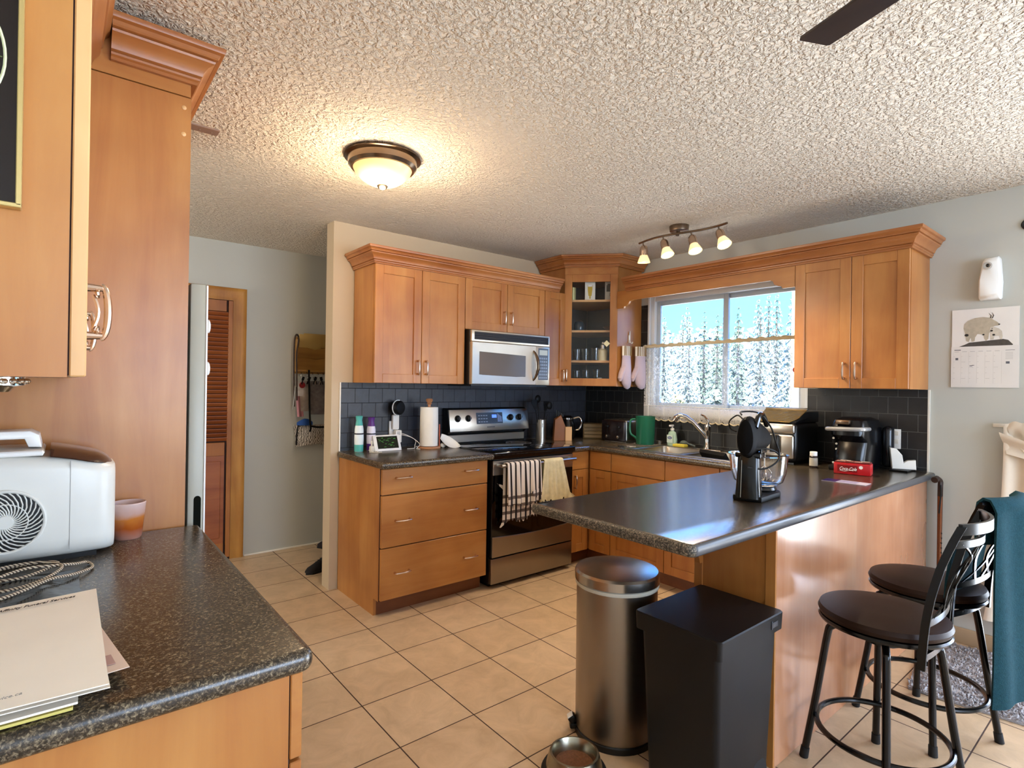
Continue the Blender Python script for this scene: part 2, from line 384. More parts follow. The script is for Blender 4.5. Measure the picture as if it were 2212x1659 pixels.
# tile splashbacks and baseboards
struct(MB().box(1.45, 3.570, 0.914, 3.815, 3.58, 1.372), 'trim_1', SLATE_XZ)
m = MB().box(3.82, 0.935, 0.914, 3.83, 3.57, WZ0-0.03).box(3.82, 0.935, WZ0-0.03, 3.83, WY0-0.012, 1.378).box(3.82, WY1+0.012, WZ0-0.03, 3.83, 3.57, 2.06)
struct(m, 'trim_2', SLATE_YZ)
struct(MB().box(1.442, 3.568, 0.914, 1.450, 3.58, 1.372), 'trim_3', IVORY)
struct(MB().box(3.818, 0.926, 0.914, 3.83, 0.935, 1.378), 'trim_4', IVORY)
struct(MB().box(3.815, 0.285, 0, 3.83, 0.925, 0.085, 0.004), 'baseboard_right', mat('tan_baseboard', '#b39c7c', 0.5))
struct(MB().box(1.135, 4.668, 0, 3.0, 4.68, 0.012, 0.002), 'baseboard_hall', IVORY)

# kitchen window: frame, meeting stiles, two panes
wr = sroot('window_1')
f = 0.045
m = MB()
m.box(3.84, WY0, WZ0, 3.95, WY0+f, WZ1, 0.004).box(3.84, WY1-f, WZ0, 3.95, WY1, WZ1, 0.004)
m.box(3.84, WY0+f, WZ0, 3.95, WY1-f, WZ0+f, 0.004).box(3.84, WY0+f, WZ1-f, 3.95, WY1-f, WZ1, 0.004)
m.box(3.822, WY0-0.012, WZ0-0.03, 3.84, WY1+0.012, WZ0+0.004, 0.003).box(3.822, WY0-0.012, WZ0+0.004, 3.84, WY0+0.008, WZ1+0.01, 0.003).box(3.822, WY1-0.008, WZ0+0.004, 3.84, WY1+0.012, WZ1+0.01, 0.003)
part(m, 'frame', VINYL, wr)
m = MB(); YM = 2.215
for (a, c_, x0) in ((WY0+f, YM+0.03, 3.90), (YM-0.03, WY1-f, 3.87)):
    g = 0.035
    m.box(x0, a, WZ0+f, x0+0.03, a+g, WZ1-f, 0.003).box(x0, c_-g, WZ0+f, x0+0.03, c_, WZ1-f, 0.003)
    m.box(x0, a+g, WZ0+f, x0+0.03, c_-g, WZ0+f+g, 0.003).box(x0, a+g, WZ1-f-g, x0+0.03, c_-g, WZ1-f, 0.003)
part(m, 'sash', mat('grey_vinyl_sash', '#b8c4ce', 0.35), wr)
GLASS, n, l, b = new_mat('window_glass')
mo = n['Material Output']; tr = n.new('ShaderNodeBsdfTransparent'); gl = n.new('ShaderNodeBsdfGlossy'); gl.inputs['Roughness'].default_value = 0.01
fz = n.new('ShaderNodeFresnel'); fz.inputs['IOR'].default_value = 1.3; mx = n.new('ShaderNodeMixShader')
l.new(fz.outputs[0], mx.inputs[0]); l.new(tr.outputs[0], mx.inputs[1]); l.new(gl.outputs[0], mx.inputs[2]); l.new(mx.outputs[0], mo.inputs['Surface'])
THIN, n, l, b = new_mat('thin_glass')
mo = n['Material Output']; tr = n.new('ShaderNodeBsdfTransparent'); tr.inputs['Color'].default_value = (0.86, 0.88, 0.88, 1); gl = n.new('ShaderNodeBsdfGlossy'); gl.inputs['Roughness'].default_value = 0.04
fz = n.new('ShaderNodeLayerWeight'); fz.inputs['Blend'].default_value = 0.42; mx = n.new('ShaderNodeMixShader')
l.new(fz.outputs['Facing'], mx.inputs[0]); l.new(tr.outputs[0], mx.inputs[1]); l.new(gl.outputs[0], mx.inputs[2]); l.new(mx.outputs[0], mo.inputs['Surface'])
part(MB().box(3.913, WY0+f+.03, WZ0+f+.03, 3.917, YM, WZ1-f-.03).box(3.883, YM, WZ0+f+.03, 3.887, WY1-f-.03, WZ1-f-.03), 'pane', GLASS, wr)

# patio door beside the stools (beyond the right edge of the photograph) and an added, unseen window behind the camera for the fill light
dr = sroot('door_2')
m = MB().box(3.84, 0.23, 0, 3.96, 0.28, 2.08).box(3.84, -1.75, 0, 3.96, -1.70, 2.08).box(3.84, -1.70, 2.03, 3.96, 0.23, 2.08).box(3.84, -1.70, 0, 3.96, 0.23, 0.05).box(3.86, -0.78, 0.05, 3.94, -0.70, 2.03)
part(m, 'frame', VINYL, dr)
part(MB().box(4.04, -1.72, 0.04, 4.046, 0.25, 2.04), 'pane', GLASS, dr)
wr2 = sroot('window_2')
m = MB()
for a, c_ in ((0.3, 0.35), (3.45, 3.5), (1.87, 1.93)): m.box(a, -3.48, 0.72, c_, -3.44, 2.28)
m.box(0.35, -3.48, 0.72, 3.45, -3.44, 0.77).box(0.35, -3.48, 2.23, 3.45, -3.44, 2.28)
part(m, 'frame', VINYL, wr2)
part(MB().box(0.3, -3.47, 0.74, 3.5, -3.466, 2.26), 'pane', GLASS, wr2)

# louvred hall door with its casing
dr = sroot('door_1')
DX0, DX1, DYF = 0.30, 1.03, 4.655
m = MB()
for x in (DX0, DX0+0.365):
    w_ = 0.362
    m.box(x, DYF, 0.02, x+0.045, DYF+0.022, 1.985, 0.002, 1).box(x+w_-0.03, DYF, 0.02, x+w_, DYF+0.022, 1.985, 0.002, 1)
    for z0, z1 in ((0.02, 0.13), (0.80, 0.90), (1.90, 1.985)): m.box(x+0.045, DYF+0.002, z0, x+w_-0.045, DYF+0.022, z1, 0.002, 1)
part(m, 'door_frame', W_STILE, dr)
m = MB()
for x in (DX0, DX0+0.365):
    m.box(x+0.045, DYF+0.008, 0.13, x+0.317, DYF+0.018, 0.80, 0.0, 1).box(x+0.07, DYF+0.003, 0.17, x+0.292, DYF+0.01, 0.76, 0.006, 1)
part(m, 'lower_panel', W_LOUV, dr)
m = MB()
for x in (DX0, DX0+0.365):
    k = 30
    for i in range(k):
        z = 0.905+(i+0.5)*(0.99/k)
        T = Matrix.Translation((x+0.188, DYF+0.013, z)) @ Matrix.Rotation(R(38), 4, 'X')
        m.box(-0.146, -0.0035, -0.021, 0.146, 0.0035, 0.021, 0.002, 1, T)
part(m, 'louver', W_LOUV, dr)
m = MB()
prof = [(0, 0), (0.0, 0.014), (0.012, 0.016), (0.03, 0.012), (0.06, 0.02), (0.085, 0.022), (0.095, 0.018), (0.1, 0)]
def casing(p0, p1, side):
    rings = []
    for (x, z, mit) in (p0, p1):
        rings.append([(x+side[0]*u_+(mit*u_ if side[1] else 0), 4.68-h, z+side[1]*u_+(mit*u_ if side[0] else 0)) for u_, h in prof])
    return rings
m.loft(casing((1.03, 0, 0), (1.03, 1.99, 1), (1, 0))); m.loft(casing((0.30, 1.99, -1), (1.03, 1.99, 1), (0, 1))); m.loft(casing((0.30, 0, 0), (0.30, 1.99, 1), (-1, 0)))
part(m, 'casing', W_PINE, dr)
struct(MB().box(0.29, 4.672, 0, 1.04, 4.6795, 2.0), 'trim_5', GAP)

# ================================================================ CABINETS
def handle(T, parent, L=0.1, horiz=True): return part(pull(T, L, horiz), 'handle', NICKEL, parent)

# drawer base left of the range
c = thing('drawer_cabinet', 'maple three-drawer base cabinet between the wall end and the range', 'cabinet', (1.83, 3.27, 0))
m = MB()
m.box(1.446, 2.972, 0.1, 2.222, 3.57, 0.873).prism([(1.446, 3.03), (1.464, 3.03), (1.464, 3.57), (1.446, 3.57)], 0, 0.1)
part(m, 'body', W_Z, c)
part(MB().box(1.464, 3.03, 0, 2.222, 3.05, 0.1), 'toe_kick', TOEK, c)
part(MB().box(1.45, 2.9695, 0.1, 2.218, 2.9722, 0.87), 'gap', GAP, c)
for z0, z1 in ((0.719, 0.868), (0.410, 0.713), (0.104, 0.404)):
    T = FY(1.453, 2.97, z0); d = part(slab(T, 0.76, z1-z0), 'drawer', W_X, c)
    for u in (0.135, 0.625): handle(mv(T, u, (z1-z0)/2 + (0.02 if z1-z0 < .2 else 0), 0.02), d, 0.105)
top = MB().prism([(1.432, 2.905), (2.234, 2.905), (2.234, 3.569), (1.432, 3.569)], 0.874, 0.914, 0.014, 3)
solo(top, 'countertop', COUNTER, 'short dark speckled countertop left of the range under the paper towels', 'countertop', (1.83, 3.24, 0.874))

# corner + sink base run
c = thing('corner_base_cabinet', 'maple corner base cabinet right of the range', 'cabinet', (3.4, 3.2, 0))
m = MB().prism([(3.006, 2.972), (3.222, 2.972), (3.222, 2.732), (3.815, 2.732), (3.815, 3.569), (3.006, 3.569)], 0.1, 0.873)
part(m, 'body', W_Z, c)
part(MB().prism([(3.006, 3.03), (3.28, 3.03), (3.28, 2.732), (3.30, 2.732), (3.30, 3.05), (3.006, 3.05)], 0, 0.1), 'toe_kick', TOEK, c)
for T, w_ in ((FY(3.01, 2.97, 0), 0.186), (FW(3.222, 2.944, 0), 0.212)):
    part(slab(mv(T, 0.002, 0.735), w_-0.004, 0.132), 'drawer_front', W_X if w_ < .2 else W_Y, c)
    d = part(shaker(mv(T, 0.002, 0.104), w_-0.004, 0.625), 'door', W_Z, c)
    if w_ < .2: handle(mv(T, 0.03, 0.64, 0.02), d, 0.1, False)
c = thing('sink_base_cabinet', 'maple sink base cabinet with plain false drawer fronts under the window', 'cabinet', (3.5, 2.25, 0))
part(MB().box(3.222, 1.42, 0.1, 3.815, 2.731, 0.70).box(3.222, 1.42, 0.7, 3.245, 2.731, 0.873), 'body', W_Z, c)
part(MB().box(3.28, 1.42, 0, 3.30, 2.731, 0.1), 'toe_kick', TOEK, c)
for y1 in (2.73, 2.255, 1.85):
    T = FW(3.222, y1-0.002, 0); w_ = {2.73: 0.471, 2.255: 0.40, 1.85: 0.40}[y1]
    part(slab(mv(T, 0, 0.735), w_, 0.132), 'drawer_front', W_Y, c)
    d = part(shaker(mv(T, 0, 0.104), w_, 0.625), 'door', W_Z, c)
    handle(mv(T, w_-0.03 if y1 > 2.5 else 0.03, 0.56, 0.02), d, 0.1, False)

# peninsula carcass
c = thing('peninsula_cabinet', 'glossy maple peninsula cabinet carrying the long counter beside the stools', 'cabinet', (2.9, 1.1, 0))
part(MB().box(2.03, 0.955, 0.0, 3.22, 1.26, 0.873).box(3.22, 0.955, 0.0, 3.82, 1.415, 0.873), 'body', W_Z, c)
part(MB().box(2.012, 0.935, 0, 3.825, 0.955, 0.873, 0.002, 1), 'back_panel', W_PEN, c, 'glossy pinkish maple back panel')
m = MB().box(2.010, 0.955, 0.0, 2.030, 1.262, 0.873, 0, 1).box(2.004, 0.935, 0, 2.012, 0.972, 0.873, 0.001, 1).box(2.004, 1.228, 0, 2.012, 1.264, 0.873, 0.001, 1)
part(m, 'end_panel', W_Z, c)
m = MB().prism([(0, 0), (0, -0.2), (0.02, -0.2), (0.05, -0.12), (0.12, -0.05), (0.2, -0.02), (0.2, 0)], 0, 0.022, 0, 1, Matrix(((-1, 0, 0, 2.004), (0, 0, 1, 1.225), (0, 1, 0, 0.872), (0, 0, 0, 1))))
part(m, 'bracket', W_Z, c)

# L-shaped worktop of sink run and peninsula, cut for the sink
def arc(cx, cy, r, a0, a1, k=5): return [(cx+r*math.cos(R(a0+(a1-a0)*i/k)), cy+r*math.sin(R(a0+(a1-a0)*i/k))) for i in range(k+1)]
poly = arc(1.445, 0.925, 0.028, 180, 270)+[(3.826, 0.898), (3.826, 3.568), (3.004, 3.568), (3.004, 2.912), (3.163, 2.912), (3.163, 1.613)]+arc(1.435, 1.598, 0.015, 90, 180, 3)
SX0, SX1, SY0, SY1 = 3.235, 3.70, 1.78, 2.60
pm = MB().prism(poly, 0.874, 0.914, 0.015, 3).mesh('worktop', [COUNTER_PEN, COUNTER_END, EDGE_GREY])
wk = bpy.data.objects.new('worktop_tmp', pm); COL.objects.link(wk)
ct = bpy.data.objects.new('cut_tmp', MB().box(SX0, SY0, 0.8, SX1, SY1, 1.0).mesh('cut', COUNTER)); COL.objects.link(ct)
bo = wk.modifiers.new('b', 'BOOLEAN'); bo.object = ct; bo.operation = 'DIFFERENCE'; bo.solver = 'EXACT'
dg = bpy.context.evaluated_depsgraph_get(); me = bpy.data.meshes.new_from_object(wk.evaluated_get(dg))
bpy.data.objects.remove(wk); bpy.data.objects.remove(ct)
me.transform(Matrix.Translation((-2.6, -1.25, -0.874))); me.name = 'countertop_peninsula'
for p in me.polygons:
    if p.normal.x < -0.3 and p.center.x < -1: p.material_index = 1
    elif p.normal.y < -0.3 and p.center.y < -0.3: p.material_index = 2
o = bpy.data.objects.new('countertop', me); COL.objects.link(o); o.location = (2.6, 1.25, 0.874); OFF[o.name] = V((2.6, 1.25, 0.874))
tag(o, 'long dark laminate peninsula countertop running to the sink and window', 'countertop')

# upper cabinets on the range wall
def upper_row(name, label, x0, x1, z0, doors, hz, hx):
    c = thing(name, label, 'cabinet', ((x0+x1)/2, 3.42, z0))
    part(MB().box(x0, 3.272, z0, x1, 3.569, 2.134), 'body', W_Z, c)
    part(MB().box(x0+0.003, 3.269, z0+0.003, x1-0.003, 3.2725, 2.131), 'gap', GAP, c)
    for (a, b_), h in zip(doors, hx):
        T = FY(a, 3.27, z0+0.001); w_ = b_-a
        d = part(shaker(T, w_, 2.131-z0-0.002), 'door', W_Z, c)
        handle(mv(T, h, hz, 0.02), d, 0.098, False)
    return c
upper_row('wall_cabinet', 'tall two-door maple wall cabinet left of the microwave', 1.532, 2.221, 1.372, ((1.534, 1.870), (1.874, 2.219)), 0.105, (0.308, 0.03))
upper_row('wall_cabinet', 'short two-door maple wall cabinet above the microwave', 2.222, 2.987, 1.765, ((2.224, 2.602), (2.606, 2.985)), 0.105, (0.345, 0.03))
upper_row('wall_cabinet', 'narrow single-door maple wall cabinet between microwave and glass cabinet', 2.988, 3.219, 1.372, ((2.990, 3.216),), 0.08, (0.19,))
solo(crown([(1.532, 3.569), (1.532, 3.25), (3.135, 3.25)], 2.128, scz=0.93), 'crown_molding', W_CR, 'maple crown moulding on top of the range wall cabinets', 'crown molding', (2.3, 3.3, 2.128))

# diagonal glass corner cabinet
CA, CB = (3.225, 3.27), (3.51, 2.945)
c = thing('glass_cabinet', 'tall diagonal maple corner cabinet with a glass door', 'cabinet', (3.55, 3.3, 1.372))
t = 0.018
m = MB()
pent = [CA, CB, (3.818, 2.945), (3.818, 3.568), (3.225, 3.568)]
def inset(z0, z1): m.prism(pent, z0, z1)
inset(1.372, 1.39); inset(2.272, 2.44)
m.box(3.225, 3.27, 1.39, 3.243, 3.568, 2.272).box(3.51, 2.945, 1.39, 3.818, 2.963, 2.272)
part(m, 'body', W_Z, c)
part(MB().box(3.243, 3.556, 1.39, 3.80, 3.568, 2.272).box(3.806, 2.963, 1.39, 3.818, 3.556, 2.272), 'back', mat('dark_cabinet_interior', '#5b5a5c', 0.6), c)
u = V((CB[0]-CA[0], CB[1]-CA[1], 0)); WD = u.length; un = u.normalized(); outn = V((un.y, -un.x, 0))
for z in (1.584, 1.834, 2.086):
    q = [(3.25, 3.285), (3.515, 2.985), (3.80, 2.97), (3.80, 3.55), (3.25, 3.55)]
    part(MB().prism(q, z-0.018, z, 0.001, 1), 'shelf', W_EDGE, c)
T = fr((CA[0]+outn.x*0.001, CA[1]+outn.y*0.001, 1.375), un, outn)
b = MB(); rl = 0.06; HD = 0.91; w_ = WD-0.004
T = mv(T, 0.002, 0)
b.box(0, 0, 0, rl, HD, 0.02, 0.0015, 1, T).box(w_-rl, 0, 0, w_, HD, 0.02, 0.0015, 1, T).box(rl, 0, 0, w_-rl, rl, 0.02, 0.0015, 1, T).box(rl, HD-rl, 0, w_-rl, HD, 0.02, 0.0015, 1, T)
d = part(b, 'door', W_Z, c)
part(MB().box(rl-0.005, rl-0.005, 0.006, w_-rl+0.005, HD-rl+0.005, 0.009, 0, 1, T), 'pane', GLASS, d)
handle(mv(T, 0.025, 0.085, 0.02), d, 0.098, False)
part(MB().box(0, 0.912, 0, w_, 0.988, 0.010, 0.001, 1, T), 'frieze', W_X, c)
solo(crown([(3.225, 3.568), (3.217, 3.26), (3.503, 2.935), (3.818, 2.935)], 2.345, scz=0.86), 'crown_molding', W_CR, 'crown moulding of the tall corner glass cabinet touching the ceiling', 'crown molding', (3.5, 3.2, 2.345))

# window-wall upper cabinet, valance, crown
c = thing('wall_cabinet', 'two-door maple wall cabinet right of the window', 'cabinet', (3.65, 1.23, 1.38))
part(MB().box(3.502, 0.937, 1.380, 3.829, 1.530, 2.134), 'body', W_Z, c)
part(MB().box(3.4995, 0.94, 1.383, 3.5025, 1.527, 2.131), 'gap', GAP, c)
T = FW(3.50, 1.529, 1.381); d = part(shaker(T, 0.31, 0.75), 'door', W_Z, c); handle(mv(T, 0.28, 0.10, 0.02), d, 0.098, False)
T = FW(3.50, 1.216, 1.381); d = part(shaker(T, 0.278, 0.75), 'door', W_Z, c); handle(mv(T, 0.03, 0.10, 0.02), d, 0.098, False)
# scalloped valance
sc_l = [(2.93, 2.0), (2.862, 2.0), (2.855, 2.013), (2.835, 2.018), (2.815, 2.03), (2.80, 2.05), (2.77, 2.058)]
sc_r = [(1.685, 2.058), (1.668, 2.05), (1.66, 2.03), (1.635, 2.018), (1.615, 2.013), (1.607, 2.0), (1.531, 2.0)]
poly = [(2.93, 2.14)]+sc_l+sc_r+[(1.531, 2.14)]
solo(MB().prism(poly, 0, 0.02, 0.0015, 1, Matrix(((0, 0, 1, 3.482), (1, 0, 0, 0), (0, 1, 0, 0), (0, 0, 0, 1)))), 'valance', W_Y, 'scalloped maple valance board above the window', 'valance', (3.49, 2.23, 2.0))
solo(crown([(3.478, 2.83), (3.478, 0.936), (3.829, 0.936)], 2.128, scz=0.95), 'crown_molding', W_CRY, 'maple crown moulding over the valance and right-hand wall cabinet', 'crown molding', (3.5, 1.9, 2.128))

# left side: base cabinet and counter, wall cabinet, tall panel with fridge cabinet
c = thing('base_cabinet', 'maple base cabinet under the near left counter', 'cabinet', (0, 1.48, 0))
part(MB().box(-0.29, 0.967, 0.1, 0.310, 1.995, 0.873).box(-0.29, 0.967, 0, 0.25, 0.985, 0.1), 'body', W_Z, c)
part(MB().box(0.3085, 0.972, 0.1, 0.3135, 1.99, 0.87), 'gap', GAP, c)
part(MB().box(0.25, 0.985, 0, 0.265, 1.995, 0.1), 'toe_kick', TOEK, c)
for y in (0.968, 1.483):
    T = FE(0.313, y, 0)
    d = part(slab(mv(T, 0, 0.722), 0.51, 0.147), 'drawer', W_Y, c); handle(mv(T, 0.255, 0.80, 0.02), d, 0.1)
    d = part(shaker(mv(T, 0, 0.104), 0.51, 0.612), 'door', W_Z, c); handle(mv(T, 0.47 if y < 1 else 0.04, 0.62, 0.02), d, 0.1, False)
poly = [(-0.295, 0.947), (0.321, 0.943)]+arc(0.325, 0.965, 0.022, -90, 0, 4)+[(0.351, 1.997), (-0.295, 1.997)]
me_ = MB().prism(poly, 0.874, 0.914, 0.017, 4)
solo(me_, 'countertop', COUNTER, 'near left speckled countertop holding the papers and white ice maker', 'countertop', (0, 1.47, 0.874))

c = thing('wall_cabinet', 'large maple wall cabinet at the left edge carrying a black framed picture', 'cabinet', (-0.14, 1.5, 1.372))
part(MB().box(-0.295, 0.990, 1.372, 0.008, 1.994, 2.30), 'body', W_Z, c)
part(MB().box(0.0065, 0.994, 1.375, 0.0105, 1.99, 2.29), 'gap', GAP, c)
for y, h in ((0.991, 0.155), (1.494, 0.12)):
    T = FE(0.010, y, 1.373); d = part(shaker(T, 0.499, 0.915, 0.019), 'door', W_EDGE, c)
    # ornate nickel pull: outer bow with a curled inner rod
    Th = mv(T, h, 0.108, 0.019); b = pull(Th, 0.090, False, 0.031)
    for s_ in (-1, 1):
        pts = [(0.006*math.cos(a), s_*0.031+0.006*math.sin(a)*s_, 0.016+0.004*a/6) for a in [k*0.6 for k in range(10)]]
        b.tube(pts, 0.0028, 6, M=Th)
    b.tube([(0, -0.028+0.056*i/8, 0.012+0.007*math.sin(math.pi*i/8)) for i in range(9)], 0.003, 6, M=Th)
    part(b, 'handle', NICKEL, d)
part(crown([(0.03, 0.97), (0.03, 1.996)], 2.18, scz=2.0, sc_=1.0), 'crown', W_CRY, c)

c = thing('tall_cabinet', 'tall maple cabinet panel at the end of the left counter beside the fridge', 'cabinet', (0, 2.4, 0))
part(MB().box(-0.295, 2.0, 0.0, 0.311, 2.019, 2.258), 'side_panel', W_Z, c)
part(MB().box(-0.295, 2.0, 2.262, 0.309, 2.019, 2.435), 'frieze', W_X, c)
part(MB().box(-0.295, 2.019, 1.80, 0.285, 2.93, 2.435), 'upper_body', W_Z, c)
for y in (2.022, 2.47): part(shaker(FE(0.287, y, 1.81), 0.44, 0.44), 'door', W_Z, c)
part(crown([(0.103, 1.999), (0.312, 1.999), (0.312, 2.93)], 2.30, scz=1.02, sc_=1.12), 'crown', W_CR, c)
for z in (2.225, 2.142): part(MB().lathe([(0.0, -0.0025), (0.0045, -0.0022), (0.0068, -0.001), (0.007, 0)], (0.291, 2.0, z), 14, ax='y'), 'screw_cap', W_EDGE, c)

# ================================================================ APPLIANCES
# refrigerator beside the tall panel
FRG = mat('pale_grey_enamel', '#a5a394', 0.35)
c = thing('refrigerator', 'pale grey refrigerator half hidden behind the tall maple panel', 'refrigerator', (0.05, 2.42, 0))
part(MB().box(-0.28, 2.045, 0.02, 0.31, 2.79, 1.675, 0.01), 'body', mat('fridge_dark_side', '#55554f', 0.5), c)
for z0, z1 in ((0.05, 1.685),):
    d = part(MB().box(0.322, 2.035, z0, 0.372, 2.80, z1, 0.008, 2), 'door', FRG, c)
    if z0 < 1:
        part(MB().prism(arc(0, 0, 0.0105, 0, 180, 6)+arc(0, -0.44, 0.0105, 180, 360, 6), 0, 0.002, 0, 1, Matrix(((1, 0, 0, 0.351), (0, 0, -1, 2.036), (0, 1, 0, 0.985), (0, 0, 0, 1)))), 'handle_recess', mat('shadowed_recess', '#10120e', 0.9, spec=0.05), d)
    part(MB().box(0.368, 2.033, z0+0.004, 0.3735, 2.037, z1-0.004, 0.001, 1), 'door_edge', WHITE, d)
for z, y, lb in ((1.55, 2.05, 'upper white oval fridge magnet near the louvred door'), (1.44, 2.05, 'lower white oval fridge magnet near the louvred door')):
    solo(MB().sphere((0.380, 2.06, z-0.03*(z < 1.5)), 0.015, 0.45, 0.6, 1.5, 14), 'fridge_magnet', WHITE, lb, 'magnet', (0.380, 2.06, z), 'magnets on the fridge')

# range
c = thing('range', 'stainless electric range with black glass cooktop and two towels', 'stove', (2.62, 3.2, 0))
X0, X1 = 2.240, 3.001
part(MB().box(X0, 2.96, 0.03, X1, 3.56, 0.90, 0.004).box(X0+0.03, 3.0, 0.0, X1-0.03, 3.5, 0.03), 'body', mat('black_enamel', '#0b0b0c', 0.3), c)
part(MB().box(X0-0.002, 2.905, 0.896, X1+0.002, 3.50, 0.922, 0.008, 3), 'cooktop', BLACKG, c)
m = MB()
for x, y, r in ((2.43, 3.06, 0.1), (2.80, 3.06, 0.085), (2.43, 3.33, 0.075), (2.80, 3.33, 0.1)):
    for k in (1.0, 0.6): m.tube([(x+r*k*math.cos(a*math.pi/24), y+r*k*math.sin(a*math.pi/24), 0.9222) for a in range(48)], 0.0008, 4, True)
part(m, 'burner_ring', mat('grey_print', '#4a4a4e', 0.3), c)
part(MB().box(X0, 2.925, 0.868, X1, 2.96, 0.896, 0.003, 1), 'front_trim', BLACKG, c)
d = part(MB().box(X0, 2.932, 0.212, X1, 2.962, 0.864, 0.003, 1), 'oven_door', BLACKG, c)
part(MB().box(X0+0.004, 2.926, 0.764, X1-0.004, 2.934, 0.862, 0.003, 1), 'door_trim', STEEL, d)
pts = [(X0+0.004, 0.214)]+[(X1-0.004, 0.214)]+[(X1-0.004-(X1-X0-0.008)*i/16, 0.352-0.016*math.sin(math.pi*i/16)) for i in range(17)]
part(MB().prism(pts, 0, 0.009, 0.0015, 1, Matrix(((1, 0, 0, 0), (0, 0, -1, 2.934), (0, 1, 0, 0), (0, 0, 0, 1)))), 'lower_trim', STEELD, d)
m = MB().tube([(X0+0.03+0.70*i/14, 2.872-0.012*math.sin(math.pi*i/14), 0.832) for i in range(15)], 0.0115, 12)
for x in (X0+0.045, X1-0.047): m.box(x-0.013, 2.872, 0.822, x+0.013, 2.93, 0.842, 0.004)
part(m, 'handle', STEEL, d)
part(MB().box(X0, 2.93, 0.035, X1, 2.96, 0.204, 0.004, 2), 'warming_drawer', STEELD, c)
# backguard
m = MB().prism([(3.50, 0.922), (3.555, 0.922), (3.555, 1.19), (3.50, 1.19), (3.478, 1.16), (3.478, 1.005), (3.50, 0.99)], X0, X1, 0, 1, Matrix(((0, 0, 1, 0), (1, 0, 0, 0), (0, 1, 0, 0), (0, 0, 0, 1))))
part(m, 'backguard', mat('black_enamel2', '#08080a', 0.25), c)
TB = fr((X0-0.004, 3.447, 1.015), (1, 0, 0), (0, -1, 0)) @ Matrix.Rotation(R(-9), 4, 'X')
d = part(MB().box(0, 0, -0.012, 0.769, 0.167, 0.004, 0.003, 2, TB), 'control_panel', STEEL, c)
for x in (0.072, 0.168, 0.582, 0.672):
    k = part(MB().lathe([(0.026, 0), (0.026, 0.004), (0.019, 0.006), (0.017, 0.022), (0.012, 0.024), (0, 0.024)], (x, 0.098, 0.004), 18, TB).box(x-0.004, 0.078, 0.01, x+0.004, 0.118, 0.031, 0.002, 1, TB), 'knob', BLACKM, d)
    part(MB().box(x+0.0042, 0.08, 0.014, x+0.0062, 0.116, 0.0305, 0, 1, TB), 'knob_pointer', STEEL, k)
part(MB().box(0.245, 0.052, 0.003, 0.50, 0.140, 0.0052, 0, 1, TB), 'display', mat('control_glass', '#3d4654', 0.2), d)
for i in range(4):
    for j in range(3): part(MB().box(0.262+i*0.024, 0.065+j*0.024, 0.005, 0.278+i*0.024, 0.072+j*0.024, 0.0056, 0, 1, TB), 'button', mat('button_print', '#8c96a4', 0.4), d)
part(MB().box(0.395, 0.098, 0.005, 0.44, 0.122, 0.0058, 0, 1, TB), 'clock_digits', mat('blue_led', '#203060', 0.3, emit='#4a70ff', estr=1.2), d)
for i in range(5): part(MB().box(0.45+0.009*i, 0.065, 0.005, 0.456+0.009*i, 0.13-0.006*i, 0.0056, 0, 1, TB), 'button', mat('button_blue', '#7f93c0', 0.4), d)
for i in range(7): part(MB().box(0.342+i*0.011, 0.023, 0.004, 0.350+i*0.011, 0.031, 0.0046, 0, 1, TB), 'badge_mark', mat('dark_print', '#3c3c42', 0.5), d)
part(MB().box(X0+0.01, 3.488, 0.93, X1-0.01, 3.502, 0.988, 0.003, 1), 'lower_strip', STEEL, c)

# over-the-range microwave
c = thing('microwave', 'stainless over-the-range microwave with a black vent grille', 'microwave', (2.61, 3.38, 1.372))
part(MB().box(2.232, 3.21, 1.374, 2.986, 3.568, 1.762, 0.003, 1).box(2.245, 3.20, 1.36, 2.97, 3.50, 1.376), 'body', mat('dark_grey_case', '#151314', 0.4), c)
T = FY(2.236, 3.21, 1.374)
WS = mat('stainless_face', '#d2c6b2', 0.32, 0.7)
d = part(MB().box(0, 0.302, 0, 0.748, 0.384, 0.025, 0.004, 2, T), 'vent_surround', WS, c)
part(MB().box(0.022, 0.316, 0.02, 0.732, 0.372, 0.0262, 0, 1, T), 'vent_recess', mat('vent_black', '#0c0a0a', 0.6), d)
for i in range(4): part(MB().box(0.022, 0.319+i*0.0145, 0.0255, 0.732, 0.3245+i*0.0145, 0.029, 0.001, 1, T), 'vent_louver', mat('vent_slat', '#2b211d', 0.4), d)
# door with sloped bezel towards the window
d = MB(); W1 = 0.605
o_ = [(0, 0), (W1, 0), (W1, 0.30), (0, 0.30)]; i_ = [(0.075, 0.072), (W1-0.1, 0.06), (W1-0.1, 0.218), (0.075, 0.232)]
rings = [[(x, y, 0.0) for x, y in o_], [(x, y, 0.024) for x, y in o_], [(x*0.985+0.004, y*0.975+0.004, 0.03) for x, y in o_], [(x, y, 0.017) for x, y in i_]]
d.loft(rings, cap0=False, cap1=False, M=T)
dd = part(d, 'door', WS, c, sharp=20)
part(MB().prism([(0.072, 0.07), (0.17, 0.060), (0.29, 0.0565), (0.41, 0.058), (W1-0.098, 0.062), (W1-0.098, 0.22), (0.072, 0.234)], 0.012, 0.0178, 0, 1, T), 'window', mat('smoked_glass', '#6a625c', 0.15, noise=(3, 0.1)), dd)
m = MB().tube([(0.578+0.012*math.sin(math.pi*i/14), 0.035+0.225*i/14, 0.026+0.045*math.sin(math.pi*i/14)**0.7) for i in range(15)], [0.007+0.007*math.sin(math.pi*i/14) for i in range(15)], 10, M=T)
part(m, 'handle', BRONZE, dd)
k = part(MB().box(0.607, 0, 0, 0.748, 0.30, 0.026, 0.004, 2, T), 'control_panel', WS, c)
